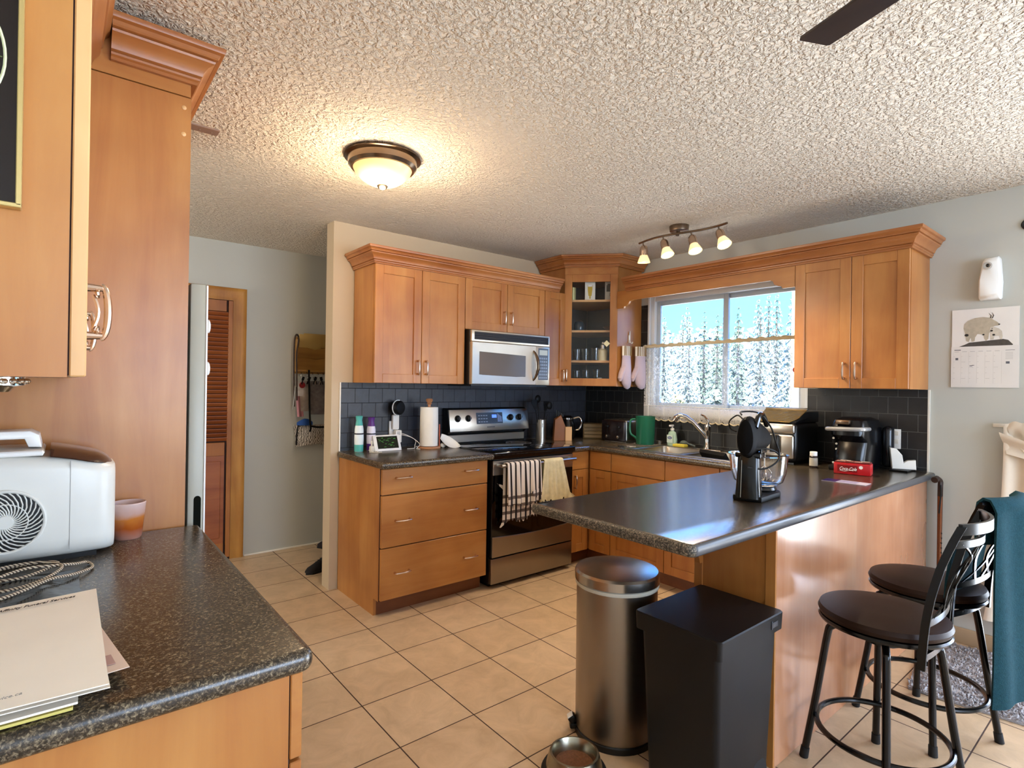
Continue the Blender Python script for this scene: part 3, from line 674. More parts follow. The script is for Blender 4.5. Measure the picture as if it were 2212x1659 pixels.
part(MB().box(0.628, 0.04, 0.025, 0.732, 0.285, 0.0272, 0, 1, T), 'keypad', mat('keypad_grey', '#5a6068', 0.35), k)
part(MB().box(0.638, 0.232, 0.0268, 0.722, 0.272, 0.0278, 0, 1, T), 'display', mat('lcd_pale', '#c0c2b4', 0.3), k)
for i in range(4):
    for j in range(7): part(MB().box(0.638+i*0.022, 0.05+j*0.025, 0.0268, 0.654+i*0.022, 0.064+j*0.025, 0.0279, 0, 1, T), 'button', mat('key_print', '#8b95a0', 0.4), k)

# ---------------------------------------------------------------- sink, faucet
c = thing('sink', 'double bowl stainless sink set into the window counter', 'sink', (3.47, 2.19, 0.914))
m = MB()
def bowl(y0, y1):
    def rr(x0, a, x1, b_, r, z): 
        o_ = []
        for cx, cy, s0 in ((x1-r, b_-r, 0), (x0+r, b_-r, 90), (x0+r, a+r, 180), (x1-r, a+r, 270)): o_ += [(x, y, z) for x, y in arc(cx, cy, r, s0, s0+90, 4)]
        return o_
    m.loft([rr(SX0+0.03, y0, SX1-0.055, y1, 0.05, 0.9165), rr(SX0+0.034, y0+0.004, SX1-0.059, y1-0.004, 0.05, 0.90), rr(SX0+0.045, y0+0.02, SX1-0.075, y1-0.02, 0.06, 0.74), rr(SX0+0.1, y0+0.08, SX1-0.13, y1-0.08, 0.05, 0.73)], cap0=False)
bowl(1.81, 2.165); bowl(2.205, 2.575)
part(m, 'bowl', STEEL, c)
m = MB().box(SX0-0.012, SY0-0.012, 0.914, SX0+0.035, SY1+0.012, 0.9175, 0.0012, 1).box(SX1-0.06, SY0-0.012, 0.914, SX1+0.015, SY1+0.012, 0.9175, 0.0012, 1)
m.box(SX0+0.03, SY0-0.012, 0.914, SX1-0.05, 1.813, 0.9175, 0.0012, 1).box(SX0+0.03, 2.57, 0.914, SX1-0.05, SY1+0.012, 0.9175, 0.0012, 1).box(SX0+0.03, 2.162, 0.914, SX1-0.05, 2.208, 0.9175, 0.0012, 1)
part(m, 'rim', STEEL, c)
c = thing('faucet', 'chrome single-lever kitchen faucet behind the sink', 'faucet', (3.735, 2.25, 0.9175))
B = (3.675, 2.225)
part(MB().box(B[0]-0.025, B[1]-0.12, 0.9175, B[0]+0.025, B[1]+0.12, 0.926, 0.004).lathe([(0.026, 0.926), (0.026, 0.94), (0.02, 0.95), (0.019, 1.04), (0.023, 1.05), (0.023, 1.09), (0.012, 1.105), (0, 1.107)], (B[0], B[1], 0), 18), 'base', CHROME, c)
pts = [(B[0], B[1], 1.0), (B[0]-0.03, B[1]+0.025, 1.05), (B[0]-0.07, B[1]+0.07, 1.115), (B[0]-0.10, B[1]+0.115, 1.155), (B[0]-0.12, B[1]+0.15, 1.165), (B[0]-0.135, B[1]+0.175, 1.15), (B[0]-0.14, B[1]+0.185, 1.125)]
part(MB().tube(pts, [0.014, 0.014, 0.0145, 0.016, 0.019, 0.02, 0.018], 14), 'spout', CHROME, c)
part(MB().tube([(B[0], B[1], 1.10), (B[0]+0.005, B[1]-0.005, 1.13), (B[0]-0.012, B[1]+0.02, 1.165), (B[0]-0.03, B[1]+0.035, 1.175)], [0.012, 0.009, 0.007, 0.008], 10), 'lever', CHROME, c)

# kitchen towels over the oven handle
TS, n, l, b = new_mat('striped_towel')
tc = n.new('ShaderNodeTexCoord'); sp = n.new('ShaderNodeSeparateXYZ'); l.new(tc.outputs['Object'], sp.inputs[0])
def stripe(sock, period, duty, off=0.0):
    a = node(n, 'ShaderNodeMath', operation='MULTIPLY_ADD'); l.new(sock, a.inputs[0]); a.inputs[1].default_value = 1/period; a.inputs[2].default_value = off+50
    f_ = node(n, 'ShaderNodeMath', operation='FRACT'); l.new(a.outputs[0], f_.inputs[0])
    g = node(n, 'ShaderNodeMath', operation='LESS_THAN'); l.new(f_.outputs[0], g.inputs[0]); g.inputs[1].default_value = duty; return g.outputs[0]
v1 = stripe(sp.outputs['X'], 0.043, 0.34); v2 = stripe(sp.outputs['Z'], 0.055, 0.38)
lt = node(n, 'ShaderNodeMath', operation='LESS_THAN'); l.new(sp.outputs['Z'], lt.inputs[0]); lt.inputs[1].default_value = -0.17
h2 = node(n, 'ShaderNodeMath', operation='MULTIPLY'); l.new(v2, h2.inputs[0]); l.new(lt.outputs[0], h2.inputs[1])
sm = node(n, 'ShaderNodeMath', operation='MULTIPLY_ADD'); l.new(h2.outputs[0], sm.inputs[0]); sm.inputs[1].default_value = 0.6; l.new(v1, sm.inputs[2])
rp = ramp(n, [(0.0, '#d9cbbb'), (0.6, '#6a5a50'), (1.0, '#241c1c')]); l.new(sm.outputs[0], rp.inputs['Fac']); l.new(rp.outputs['Color'], b.inputs['Base Color']); b.inputs['Roughness'].default_value = 0.95
TCM = mat('cream_cotton_towel', '#cdbf95', 0.95, noise=(28, 0.28), bump=(80, 0.5, 0.004))
def hung(x0, x1, zf, zb, k, taper):
    """towel over the bar at y 2.862, z 0.832: front hem at zf, back hem at zb"""
    Lf, Lb_ = 0.845-zf, 0.845-zb; tot = Lf+Lb_+0.045
    def f_(u, v):
        s_ = v*tot
        wv = 0.007*math.sin(u*k)+0.004*math.sin(u*k*2.3+1)
        if s_ < Lb_: z = zb+s_; y = 2.888; q = (Lb_-s_)
        elif s_ < Lb_+0.045: a = (s_-Lb_)/0.045*math.pi; z = 0.845+0.006*math.sin(a); y = 2.870+0.018*math.cos(a); q = 0
        else: q = s_-Lb_-0.045; z = 0.845-q; y = 2.850-wv*min(1, q*5)-0.012*min(1, q*4)
        if v < 0.001 or v > 0.999: z += 0.010*math.sin(u*61)+0.012*math.sin(u*9)
        x = x0+(x1-x0)*u+(u-0.35)*taper*q
        return (x, y+(wv*0.4 if s_ < Lb_ else 0), z)
    return MB().grid(f_, 48, 40, 0.004)
solo(hung(2.305, 2.60, 0.565, 0.455, 26, 0.03), 'kitchen_towel', TS, 'black and white striped kitchen towel on the oven handle', 'towel', (2.45, 2.87, 0.832), 'towels on the oven handle', sharp=80)
solo(hung(2.635, 2.815, 0.560, 0.575, 17, 0.42), 'kitchen_towel', TCM, 'cream frayed kitchen towel on the oven handle', 'towel', (2.72, 2.87, 0.832), 'towels on the oven handle', sharp=80)

# ================================================================ ON THE COUNTERS
ZT = 0.914
def can(label, x, y, h, body, capc, band):
    c = thing('air_freshener_can', label, 'spray can', (x, y, ZT), 'air freshener cans')
    part(MB().lathe([(0.026, 0), (0.029, 0.004), (0.029, 0.035), (0.0305, 0.08), (0.029, h*0.62), (0.026, h*0.70), (0.0225, h*0.75), (0.020, h*0.76)], (x, y, ZT), 20), 'body', mat(band, body, 0.35), c)
    part(MB().lathe([(0.0295, 0), (0.0298, 0.045), (0.0296, 0.0453)], (x, y, ZT+0.002), 20), 'lower_band', mat(capc+'_', capc, 0.35), c)
    part(MB().lathe([(0.0225, h*0.74), (0.025, h*0.73), (0.022, h*0.80), (0.019, h*0.87), (0.0225, h*0.95), (0.024, h*0.985), (0.018, h), (0, h)], (x, y, ZT), 20), 'cap', mat(capc, capc, 0.4), c)
    part(MB().lathe([(0.0302, h*0.48), (0.0305, h*0.50), (0.0302, h*0.52)], (x, y, ZT), 20), 'label_band', mat('dark_label', '#2c2c34', 0.5), c)
can('spray can with a teal cap beside the wall end', 1.545, 3.487, 0.238, '#dfe6e4', '#4fa79c', 'teal_can')
can('spray can with a purple cap behind the weather display', 1.640, 3.505, 0.226, '#e2dce6', '#5a2a78', 'purple_can')

# round black speaker on its white outlet mount
c = thing('outlet_speaker', 'round black speaker on a white outlet mount above the weather display', 'speaker', (1.835, 3.565, 1.06))
part(MB().box(1.80, 3.556, 0.99, 1.87, 3.5695, 1.105, 0.003), 'outlet_plate', WHITE, c)
part(MB().box(1.812, 3.525, 1.045, 1.862, 3.556, 1.15, 0.008, 2).cyl((1.838, 3.54, 1.14), (1.838, 3.54, 1.17), 0.014), 'mount', WHITE, c)
T = Matrix.Translation((1.84, 3.515, 1.20)) @ Matrix.Rotation(R(18), 4, 'Z')
part(MB().lathe([(0, -0.034), (0.04, -0.034), (0.049, -0.024), (0.051, 0), (0.049, 0.014), (0, 0.016)], (0, 0, 0), 28, T, ax='y'), 'speaker_body', BLACKM, c)
part(MB().tube([(0.053*math.cos(a), -0.004, 0.053*math.sin(a)) for a in [R(75+i*10) for i in range(21)]], 0.0035, 6, M=T), 'trim_ring', WHITE, c)
c = thing('power_adapter', 'white boxy plug adapter under the round black speaker', 'adapter', (1.848, 3.54, 0.96))
part(MB().box(1.825, 3.505, 0.955, 1.872, 3.553, 1.042, 0.006, 2), 'body', WHITE, c)
for i in range(3): part(MB().box(1.834, 3.503, 1.012+i*0.008, 1.858, 3.5055, 1.016+i*0.008), 'marking', GREYINK, c)
pts = [(1.87, 3.53, 1.02), (1.91, 3.50, 1.005), (1.96, 3.47, 0.97), (1.945, 3.45, 0.935), (1.94, 3.44, 0.92), (1.92, 3.43, 0.918), (1.88, 3.44, 0.917)]
def smooth(P_, k=6):
    P_ = [V(p) for p in P_]; o_ = []
    for i in range(len(P_)-1):
        a, b_, c_, d_ = P_[max(i-1, 0)], P_[i], P_[i+1], P_[min(i+2, len(P_)-1)]
        for j in range(k):
            t_ = j/k; o_.append(0.5*((2*b_)+(c_-a)*t_+(2*a-5*b_+4*c_-d_)*t_*t_+(3*b_-a-3*c_+d_)*t_**3))
    return o_+[P_[-1]]
m = MB().tube(smooth(pts), 0.0022, 6).tube(smooth([(1.87, 3.525, 1.01), (1.93, 3.47, 0.99), (1.972, 3.43, 0.945), (1.945, 3.42, 0.92), (1.95, 3.40, 0.917), (1.94, 3.37, 0.917), (1.93, 3.40, 0.917), (1.955, 3.43, 0.922), (1.95, 3.44, 0.93)]), 0.0022, 6)
solo(m, 'charging_cable', WHITE, 'looping white charging cable beside the paper towel roll', 'cable', (1.95, 3.45, 0.914))
m = MB().tube(smooth([(1.575, 3.40, 0.93), (1.60, 3.375, 0.917), (1.63, 3.375, 0.918), (1.60, 3.40, 0.925), (1.575, 3.385, 0.918), (1.61, 3.36, 0.917), (1.65, 3.36, 0.917)]), 0.0024, 6).box(1.585, 3.392, 0.916, 1.612, 3.418, 0.955, 0.005).box(1.593, 3.40, 0.955, 1.604, 3.41, 0.99, 0.003)
solo(m, 'plug_charger', mat('off_white_charger', '#cfc6b4', 0.4), 'small off-white charger with coiled lead left of the weather display', 'charger', (1.60, 3.39, 0.914))
# weather display
T = Matrix.Translation((1.727, 3.412, ZT)) @ Matrix.Rotation(R(-24), 4, 'X')
c = thing('weather_display', 'white framed weather display leaning back on the short counter', 'display', (1.727, 3.43, ZT))
part(MB().box(-0.098, 0, 0.001, 0.098, 0.018, 0.116, 0.005, 2, T), 'frame', WHITE, c)
part(MB().box(-0.075, -0.001, 0.018, 0.078, 0.002, 0.104, 0, 1, T), 'screen', mat('dark_green_screen', '#141d12', 0.12), c)
m = MB()
random.seed(3)
for i in range(26): 
    x = -0.066+random.random()*0.12; z = 0.026+random.random()*0.066; m.box(x, -0.0016, z, x+0.004+random.random()*0.014, -0.0011, z+0.0035, 0, 1, T)
part(m, 'screen_digits', mat('green_digits', '#274a1e', 0.5, emit='#3f8a2c', estr=0.25), c)
part(MB().box(-0.03, 0.017, 0.0, 0.03, 0.06, 0.004, 0.001, 1, Matrix.Translation((1.727, 3.412, ZT))), 'stand', WHITE, c)
# paper towels
c = thing('paper_towel_holder', 'wooden paper towel holder with a standing white roll', 'paper towel holder', (2.04, 3.42, ZT))
C_ = (2.04, 3.42, ZT)
part(MB().lathe([(0.083, 0), (0.085, 0.006), (0.082, 0.014), (0.02, 0.016), (0, 0.016)], C_, 28).lathe([(0.011, 0.01), (0.011, 0.31), (0.02, 0.315), (0.013, 0.322), (0.02, 0.328), (0.026, 0.342), (0.02, 0.352), (0, 0.354)], C_, 18), 'stand', mat('reddish_beech', '#b07a52', 0.45), c)
part(MB().cyl((2.10, 3.375, ZT+0.012), (2.10, 3.375, ZT+0.17), 0.0045), 'arm', mat('red_rod', '#a8543c', 0.4), c)
prof_ = []
for k in range(37):
    a = R(k*10); prof_.append((0.064*math.cos(a), 0.064*math.sin(a)))
PT = mat('paper_towel', '#ebe5da', 0.85, bump=(120, 0.3, 0.001))
m = MB().lathe([(0.022, 0.018), (0.064, 0.018), (0.065, 0.15), (0.063, 0.292), (0.022, 0.292)], C_, 36)
m.grid(lambda u, v: (2.04+(0.066+0.004*u)*math.cos(R(200+u*60)), 3.42+(0.066+0.008*u)*math.sin(R(200+u*60)), ZT+0.02+v*(0.268-0.012*u)), 10, 4, 0.001)
part(m, 'roll', PT, c)
# spoon rest
def leaf(u, v):
    a = (v-0.5)*2; wd = 0.046*math.sin(math.pi*min(1, (0.12+u*0.88)))**0.7
    x, y = u*0.15, a*wd; z = 0.012*abs(a)**2+0.05*(1-u)**2+0.004
    return (x, y, z)
m = MB().grid(leaf, 14, 8, 0.003, Matrix.Translation((2.128, 3.415, ZT+0.036)) @ Matrix.Rotation(R(-36), 4, 'Z') @ Matrix.Rotation(R(14), 4, 'Y') @ Matrix.Rotation(R(38), 4, 'X'))
m.sphere((2.140, 3.39, ZT+0.018), 0.018, 1.2, 1, 1.0)
solo(m, 'spoon_rest', mat('white_ceramic', '#e8e4da', 0.25), 'white curved spoon rest beside the paper towel roll at the range', 'spoon rest', (2.16, 3.41, ZT))

# right of the range: crock, utensils, knives, kettle, bread box
c = thing('utensil_crock', 'tall stainless utensil canister right of the range', 'crock', (3.105, 3.405, ZT))
part(MB().lathe([(0.0, 0), (0.042, 0), (0.042, 0.172), (0.039, 0.174), (0.039, 0.02), (0, 0.02)], (3.105, 3.405, ZT), 24), 'canister', STEEL, c)
m = MB()
for i in range(3):
    for j in range(2): m.box(3.083+0.010*j, 3.3655, ZT+0.115+0.011*i, 3.088+0.010*j, 3.369, ZT+0.121+0.011*i)
part(m, 'perforation', GAP, c)
for i, (dx, dy, h, kind, lb) in enumerate(((-0.03, 0.0, 0.33, 's', 'black slotted spatula leaning left in the steel canister'), (0.0, 0.03, 0.345, 'o', 'black ladle standing at the back of the steel canister'), (0.03, 0.015, 0.315, 's', 'black turner leaning right in the steel canister'), (0.022, -0.025, 0.29, 'o', 'black spoon at the front of the steel canister'))):
    b0 = V((3.105+dx*0.3, 3.405+dy*0.3, ZT+0.03)); t0 = V((3.105+dx*2.1, 3.405+dy*1.2, ZT+h-0.07)); t1 = V((3.105+dx*2.6, 3.405+dy*1.5, ZT+h))
    u_o = thing('kitchen_utensil', lb, 'utensil', b0, 'utensils in the canister')
    part(MB().tube([b0, t0], [0.006, 0.005], 8), 'handle', BLACKM, u_o)
    if kind == 's': part(MB().loft([[tuple(t0+V(q)) for q in ((-.012, 0, 0), (.012, 0, 0), (.012, .004, 0), (-.012, .004, 0))], [tuple(t1+V(q)) for q in ((-.03, 0, -.02), (.03, 0, -.02), (.03, .004, -.02), (-.03, .004, -.02))], [tuple(t1+V(q)) for q in ((-.028, 0, 0.01), (.028, 0, 0.01), (.028, .004, 0.01), (-.028, .004, 0.01))]]), 'head', BLACKM, u_o)
    else: part(MB().sphere(tuple(t1), 0.03, 1, 0.55, 1.1, 14), 'head', BLACKM, u_o)
c = thing('knife_block', 'slanted wooden knife block with a pale front compartment', 'knife block', (3.215, 3.34, ZT))
T = fr((3.20, 3.36, ZT), (0.82, -0.57, 0), (-0.57, -0.82, 0))
ZP = Matrix(((1, 0, 0, 0), (0, 1, 0, 0), (0, 0, 1, 0), (0, 0, 0, 1)))
side = [(0.0, 0.0), (0.135, 0.0), (0.135, 0.1), (0.10, 0.115), (0.06, 0.215), (0.01, 0.175)]
part(MB().prism(side, -0.045, 0.04, 0.003, 1, T), 'block', mat('amber_wood', '#7d4a1a', 0.4, noise=(20, 0.15)), c)
part(MB().box(0.095, 0.0, 0.0405, 0.15, 0.118, 0.052, 0.002, 1, T), 'front_box', W_KB, c)
for i in range(5):
    x = 0.03+0.011*i; part(MB().box(x-0.005, 0.185+0.003*i, -0.03+0.013*i, x+0.006, 0.255-0.008*i, -0.016+0.013*i, 0.003, 1, T @ Matrix.Translation((0, 0, 0)) @ Matrix.Rotation(R(0), 4, 'Z')), 'knife_handle', BLACK, c)
c = thing('coffee_carafe', 'black coffee carafe with a curved steel handle by the knife block', 'carafe', (3.425, 3.42, ZT))
C_ = (3.425, 3.42, ZT)
part(MB().lathe([(0.055, 0), (0.068, 0.01), (0.072, 0.06), (0.062, 0.13), (0.048, 0.165), (0.05, 0.185), (0.03, 0.2), (0, 0.202)], C_, 24), 'body', mat('glossy_black', '#070709', 0.12), c)
part(MB().tube(smooth([(3.46, 3.38, ZT+0.175), (3.495, 3.345, ZT+0.185), (3.51, 3.33, ZT+0.14), (3.495, 3.345, ZT+0.085), (3.478, 3.365, ZT+0.075)]), 0.008, 8), 'handle', CHROME, c)
part(MB().lathe([(0.05, 0.168), (0.0505, 0.18)], C_, 24), 'collar', CHROME, c)
c = thing('bread_box', 'wooden slatted bread box in the dark corner behind the toaster', 'bread box', (3.62, 3.28, ZT))
T = fr((3.535, 3.335, ZT), (0.66, -0.75, 0), (-0.75, -0.66, 0))
part(MB().box(0, 0, -0.16, 0.27, 0.13, 0, 0.006, 2, T), 'body', mat('dim_bamboo', '#6a5838', 0.5, noise=(40, 0.15)), c)
for i in range(4): part(MB().box(0.008, 0.01+i*0.03, 0.0, 0.262, 0.034+i*0.03, 0.008, 0.003, 1, T), 'slat', mat('dim_slat', '#6f5c3c', 0.5), c)

# toaster
c = thing('toaster', 'four-slice black and steel toaster beside the green pitcher', 'toaster', (3.665, 2.99, ZT))
part(MB().box(3.545, 2.868, ZT+0.012, 3.79, 3.125, ZT+0.185, 0.02, 3).box(3.56, 2.885, ZT, 3.775, 3.11, ZT+0.015), 'body', STEEL, c)
part(MB().box(3.53, 2.872, ZT+0.008, 3.555, 3.122, ZT+0.178, 0.012, 3), 'front_panel', mat('glossy_dark_panel', '#1a1214', 0.2), c)
for y in (2.935, 3.055):
    part(MB().box(3.515, y-0.018, ZT+0.12, 3.533, y+0.018, ZT+0.136, 0.004), 'lever', BLACK, c)
    part(MB().lathe([(0.0, -0.016), (0.013, -0.014), (0.014, 0)], (3.532, y, ZT+0.045), 14, ax='x'), 'knob', CHROME, c)
    part(MB().box(3.5285, y-0.002, ZT+0.075, 3.531, y+0.002, ZT+0.16), 'lever_slot', RUBBER, c)
for y in (2.92, 2.965, 3.03, 3.075): part(MB().box(3.575, y-0.011, ZT+0.184, 3.765, y+0.011, ZT+0.1858), 'bread_slot', RUBBER, c)
# green pitcher
c = thing('pitcher', 'dark green plastic pitcher next to the toaster', 'pitcher', (3.63, 2.745, ZT))
C_ = (3.63, 2.745, ZT)
GR = mat('bottle_green_plastic', '#1f6a4c', 0.35)
part(MB().lathe([(0, 0), (0.066, 0), (0.07, 0.006), (0.076, 0.218), (0.0785, 0.224), (0.074, 0.224), (0.067, 0.012), (0, 0.01)], C_, 28), 'body', GR, c)
part(MB().tube(smooth([(3.575, 2.80, ZT+0.20), (3.55, 2.83, ZT+0.185), (3.55, 2.83, ZT+0.09), (3.575, 2.80, ZT+0.055), (3.585, 2.79, ZT+0.03)]), 0.008, 8), 'handle', GR, c)
# soap
c = thing('soap_dispenser', 'pale green pump soap bottle on the sink ledge', 'soap bottle', (3.735, 2.565, ZT))
C_ = (3.735, 2.565, ZT)
b = MB().lathe([(0, 0), (0.034, 0), (0.037, 0.006), (0.037, 0.05), (0.030, 0.09), (0.026, 0.105), (0.013, 0.115), (0.012, 0.124), (0, 0.124)], (0, 0, 0), 24, Matrix.Translation(C_) @ Matrix.Diagonal((0.8, 1.15, 1, 1)))
part(b, 'bottle', mat('pale_green_soap', '#a9c4b0', 0.25), c)
part(MB().lathe([(0.015, 0.12), (0.015, 0.135), (0.006, 0.138), (0.006, 0.153), (0, 0.153)], C_, 14).box(C_[0]-0.036, C_[1]-0.008, ZT+0.15, C_[0]+0.014, C_[1]+0.008, ZT+0.164, 0.004), 'pump', WHITE, c)
T = fr((3.7035, 2.592, ZT+0.055), (0, -1, 0), (-1, 0, 0))
part(MB().box(0, -0.03, -0.001, 0.052, 0.03, 0.0008, 0, 1, T), 'label', mat('soap_label', '#c8d8cc', 0.4), c)
part(MB().prism([(0.026+0.02*math.cos(a*math.pi/10), 0.008+0.011*math.sin(a*math.pi/10)) for a in range(20)], 0.0006, 0.0016, 0, 1, T), 'label_badge', mat('badge_blue', '#4a5f92', 0.4), c)
text('Dial', 'lettering', WHITE, c, mv(T, 0.026, 0.003, 0.0017), 0.014, 0.0002, align='CENTER')
m = MB().box(3.655, 2.405, 0.9178, 3.71, 2.51, 0.938, 0.006, 2)
solo(m, 'sponge', mat('yellow_sponge', '#d8c348', 0.9, bump=(140, 0.6, 0.002)), 'yellow sponge on the sink ledge', 'sponge', (3.68, 2.455, 0.9178))
c = thing('dish_brush', 'grey scrub brush lying on the sink ledge behind the sponge', 'brush', (3.735, 2.44, 0.9178))
part(MB().tube(smooth([(3.73, 2.51, 0.926), (3.735, 2.45, 0.945), (3.735, 2.40, 0.935), (3.735, 2.36, 0.926)]), [0.007]*19, 8), 'handle', mat('grey_plastic', '#4d5654', 0.5), c)
part(MB().sphere((3.735, 2.46, 0.945), 0.024, 0.9, 1.3, 0.8, 14), 'head', mat('grey_green_bristle', '#56605a', 0.9, bump=(200, 0.8, 0.003)), c)
solo(MB().lathe([(0, 0), (0.018, 0), (0.024, 0.026), (0.0225, 0.026), (0.016, 0.003), (0, 0.003)], (3.74, 2.69, ZT), 18), 'measuring_cup', STEEL, 'tiny steel measuring cup between the green pitcher and soap', 'cup', (3.74, 2.69, ZT))
c = thing('scissors', 'black handled kitchen scissors lying at the sink edge', 'scissors', (3.33, 2.70, ZT))
m = MB().tube([(3.33, 2.69, ZT+0.004), (3.375, 2.635, ZT+0.004)], [0.006, 0.001], 6).tube([(3.325, 2.685, ZT+0.007), (3.385, 2.645, ZT+0.006)], [0.006, 0.001], 6)
part(m, 'blade', STEEL, c)
m = MB()
for cx, cy in ((3.312, 2.735), (3.296, 2.706)): m.tube([(cx+0.02*math.cos(a*math.pi/8), cy+0.013*math.sin(a*math.pi/8), ZT+0.005) for a in range(16)], 0.004, 6, True)
part(m, 'grip', BLACK, c)
c = thing('drying_pan', 'black baking pan leaning in the right sink bowl', 'pan', (3.42, 1.95, 0.79))
T = Matrix.Translation((3.44, 1.98, 0.80)) @ Matrix.Rotation(R(-20), 4, 'Z') @ Matrix.Rotation(R(58), 4, 'Y')
part(MB().loft([[(x, y, z) for x, y in ((-a, -b_), (a, -b_), (a, b_), (-a, b_))] for a, b_, z in ((0.155, 0.12, 0), (0.165, 0.13, 0.022), (0.161, 0.126, 0.022), (0.15, 0.115, 0.004))], M=T), 'pan', BLACKM, c)

# corner cabinet contents
def tumbler(x, y, z, r, h, label, group='glasses in the corner cabinet'):
    return solo(MB().lathe([(0, 0), (r*0.8, 0), (r, h), (r*0.94, h), (r*0.74, 0.006), (0, 0.006)], (x, y, z), 16), 'drinking_glass', THIN, label, 'glass', (x, y, z), group)
z1, z2, z3, z0 = 1.5845, 1.8345, 2.0865, 1.3905
for x, y, h, r, lb in ((3.36, 3.26, 0.095, 0.034, 'drinking glass at the left of the third cabinet shelf'), (3.42, 3.215, 0.1, 0.034, 'drinking glass second from left on the third cabinet shelf'), (3.45, 3.13, 0.105, 0.036, 'drinking glass in the middle of the third cabinet shelf'), (3.55, 3.03, 0.12, 0.034, 'tall drinking glass at the right end of the third cabinet shelf')):
    tumbler(x, y, z1, r, h, lb)
for x, y, h, r, lb in ((3.36, 3.26, 0.11, 0.033, 'tumbler at the left of the lowest cabinet level'), (3.415, 3.205, 0.115, 0.034, 'tumbler in the middle of the lowest cabinet level'), (3.465, 3.13, 0.12, 0.034, 'tumbler right of centre on the lowest cabinet level')):
    tumbler(x, y, z0, r, h, lb)
solo(MB().lathe([(0, 0), (0.022, 0), (0.026, 0.02), (0.02, 0.05), (0.014, 0.045), (0, 0.04)], (3.44, 3.07, z0), 14), 'votive_cup', mat('pale_glass', '#b9bdb4', 0.15), 'small pale votive cup on the lowest cabinet level', 'cup', (3.44, 3.07, z0))
c = thing('sugar_jar', 'cream filled glass jar among the glasses in the corner cabinet', 'jar', (3.50, 3.09, z1))
part(MB().lathe([(0, 0), (0.036, 0), (0.038, 0.085), (0.024, 0.10), (0, 0.10)], (3.50, 3.09, z1), 16), 'jar', mat('cream_powder', '#d9cfa8', 0.4), c)
part(MB().lathe([(0.025, 0.10), (0.025, 0.13), (0.012, 0.14), (0.012, 0.155), (0, 0.155)], (3.50, 3.09, z1), 14), 'lid', STEEL, c)
solo(MB().lathe([(0, 0), (0.04, 0), (0.044, 0.02), (0.044, 0.05), (0.034, 0.075), (0.015, 0.088), (0, 0.09)], (3.375, 3.245, z2), 20), 'glass_dome', mat('dark_navy_glass', '#22303c', 0.08), 'dark rounded jar on the second shelf of the corner cabinet', 'jar', (3.375, 3.245, z2))
m = MB().lathe([(0, 0), (0.02, 0), (0.06, 0.02), (0.075, 0.032), (0.072, 0.034), (0.02, 0.005), (0, 0.005)], (3.56, 3.05, z2), 20)
solo(m, 'shallow_dish', mat('dull_brown_dish', '#6a4c38', 0.3), 'shallow brown dish at the right of the second cabinet shelf', 'dish', (3.56, 3.05, z2))
solo(MB().lathe([(0, 0), (0.026, 0), (0.026, 0.11), (0.02, 0.112), (0, 0.112)], (3.335, 3.285, z3), 16), 'slim_tin', mat('pale_gold_tin', '#c9c389', 0.3, 0.4), 'slim pale gold tin at the left of the top cabinet shelf', 'tin', (3.335, 3.285, z3))
c = thing('beer_glass_box', 'white gift box picturing a beer glass on the top shelf', 'box', (3.42, 3.165, z3))
T = fr((3.375, 3.185, z3), un, outn)
part(MB().box(0, 0, -0.07, 0.085, 0.155, 0, 0.001, 1, T), 'box', mat('box_white', '#d8d6c8', 0.5), c)
part(MB().prism([(0.03, 0.035), (0.055, 0.035), (0.062, 0.09), (0.062, 0.125), (0.023, 0.125), (0.023, 0.09)], 0, 0.001, 0, 1, T).box(0.037, 0.012, 0, 0.048, 0.036, 0.001, 0, 1, T), 'beer_picture', mat('beer_gold', '#b89a26', 0.5), c)
part(MB().box(0.026, 0.112, 0.0, 0.059, 0.128, 0.0014, 0, 1, T), 'foam_picture', WHITE, c)
c = thing('photo_box', 'black and white printed box at the right of the top shelf', 'box', (3.52, 3.05, z3))
T = fr((3.488, 3.065, z3), un, outn)
part(MB().box(0, 0, -0.05, 0.075, 0.165, 0, 0.001, 1, T), 'box', mat('grey_print_box', '#b8b8b4', 0.5), c)
m = MB()
for a, b_, x, y in ((0.012, 0.07, 0.03, 0.09), (0.04, 0.03, 0.025, 0.05), (0.02, 0.12, 0.04, 0.025), (0.05, 0.09, 0.012, 0.06)): m.box(a, b_, 0, a+x, b_+y*0.6, 0.001, 0, 1, T)
part(m, 'print', mat('box_print', '#3c3a3a', 0.5), c)
T = mv(fr((CA[0]+outn.x*0.023, CA[1]+outn.y*0.023, 1.375), un, outn), WD-0.085, 0.345) @ Matrix.Rotation(R(45), 4, 'Z')
solo(MB().box(-0.019, -0.019, 0, 0.019, 0.019, 0.001, 0, 1, T), 'paper_note', mat('pale_yellow_note', '#e0d6a8', 0.7), 'small pale note stuck on the glass cabinet door', 'note', (3.49, 2.95, 1.72))

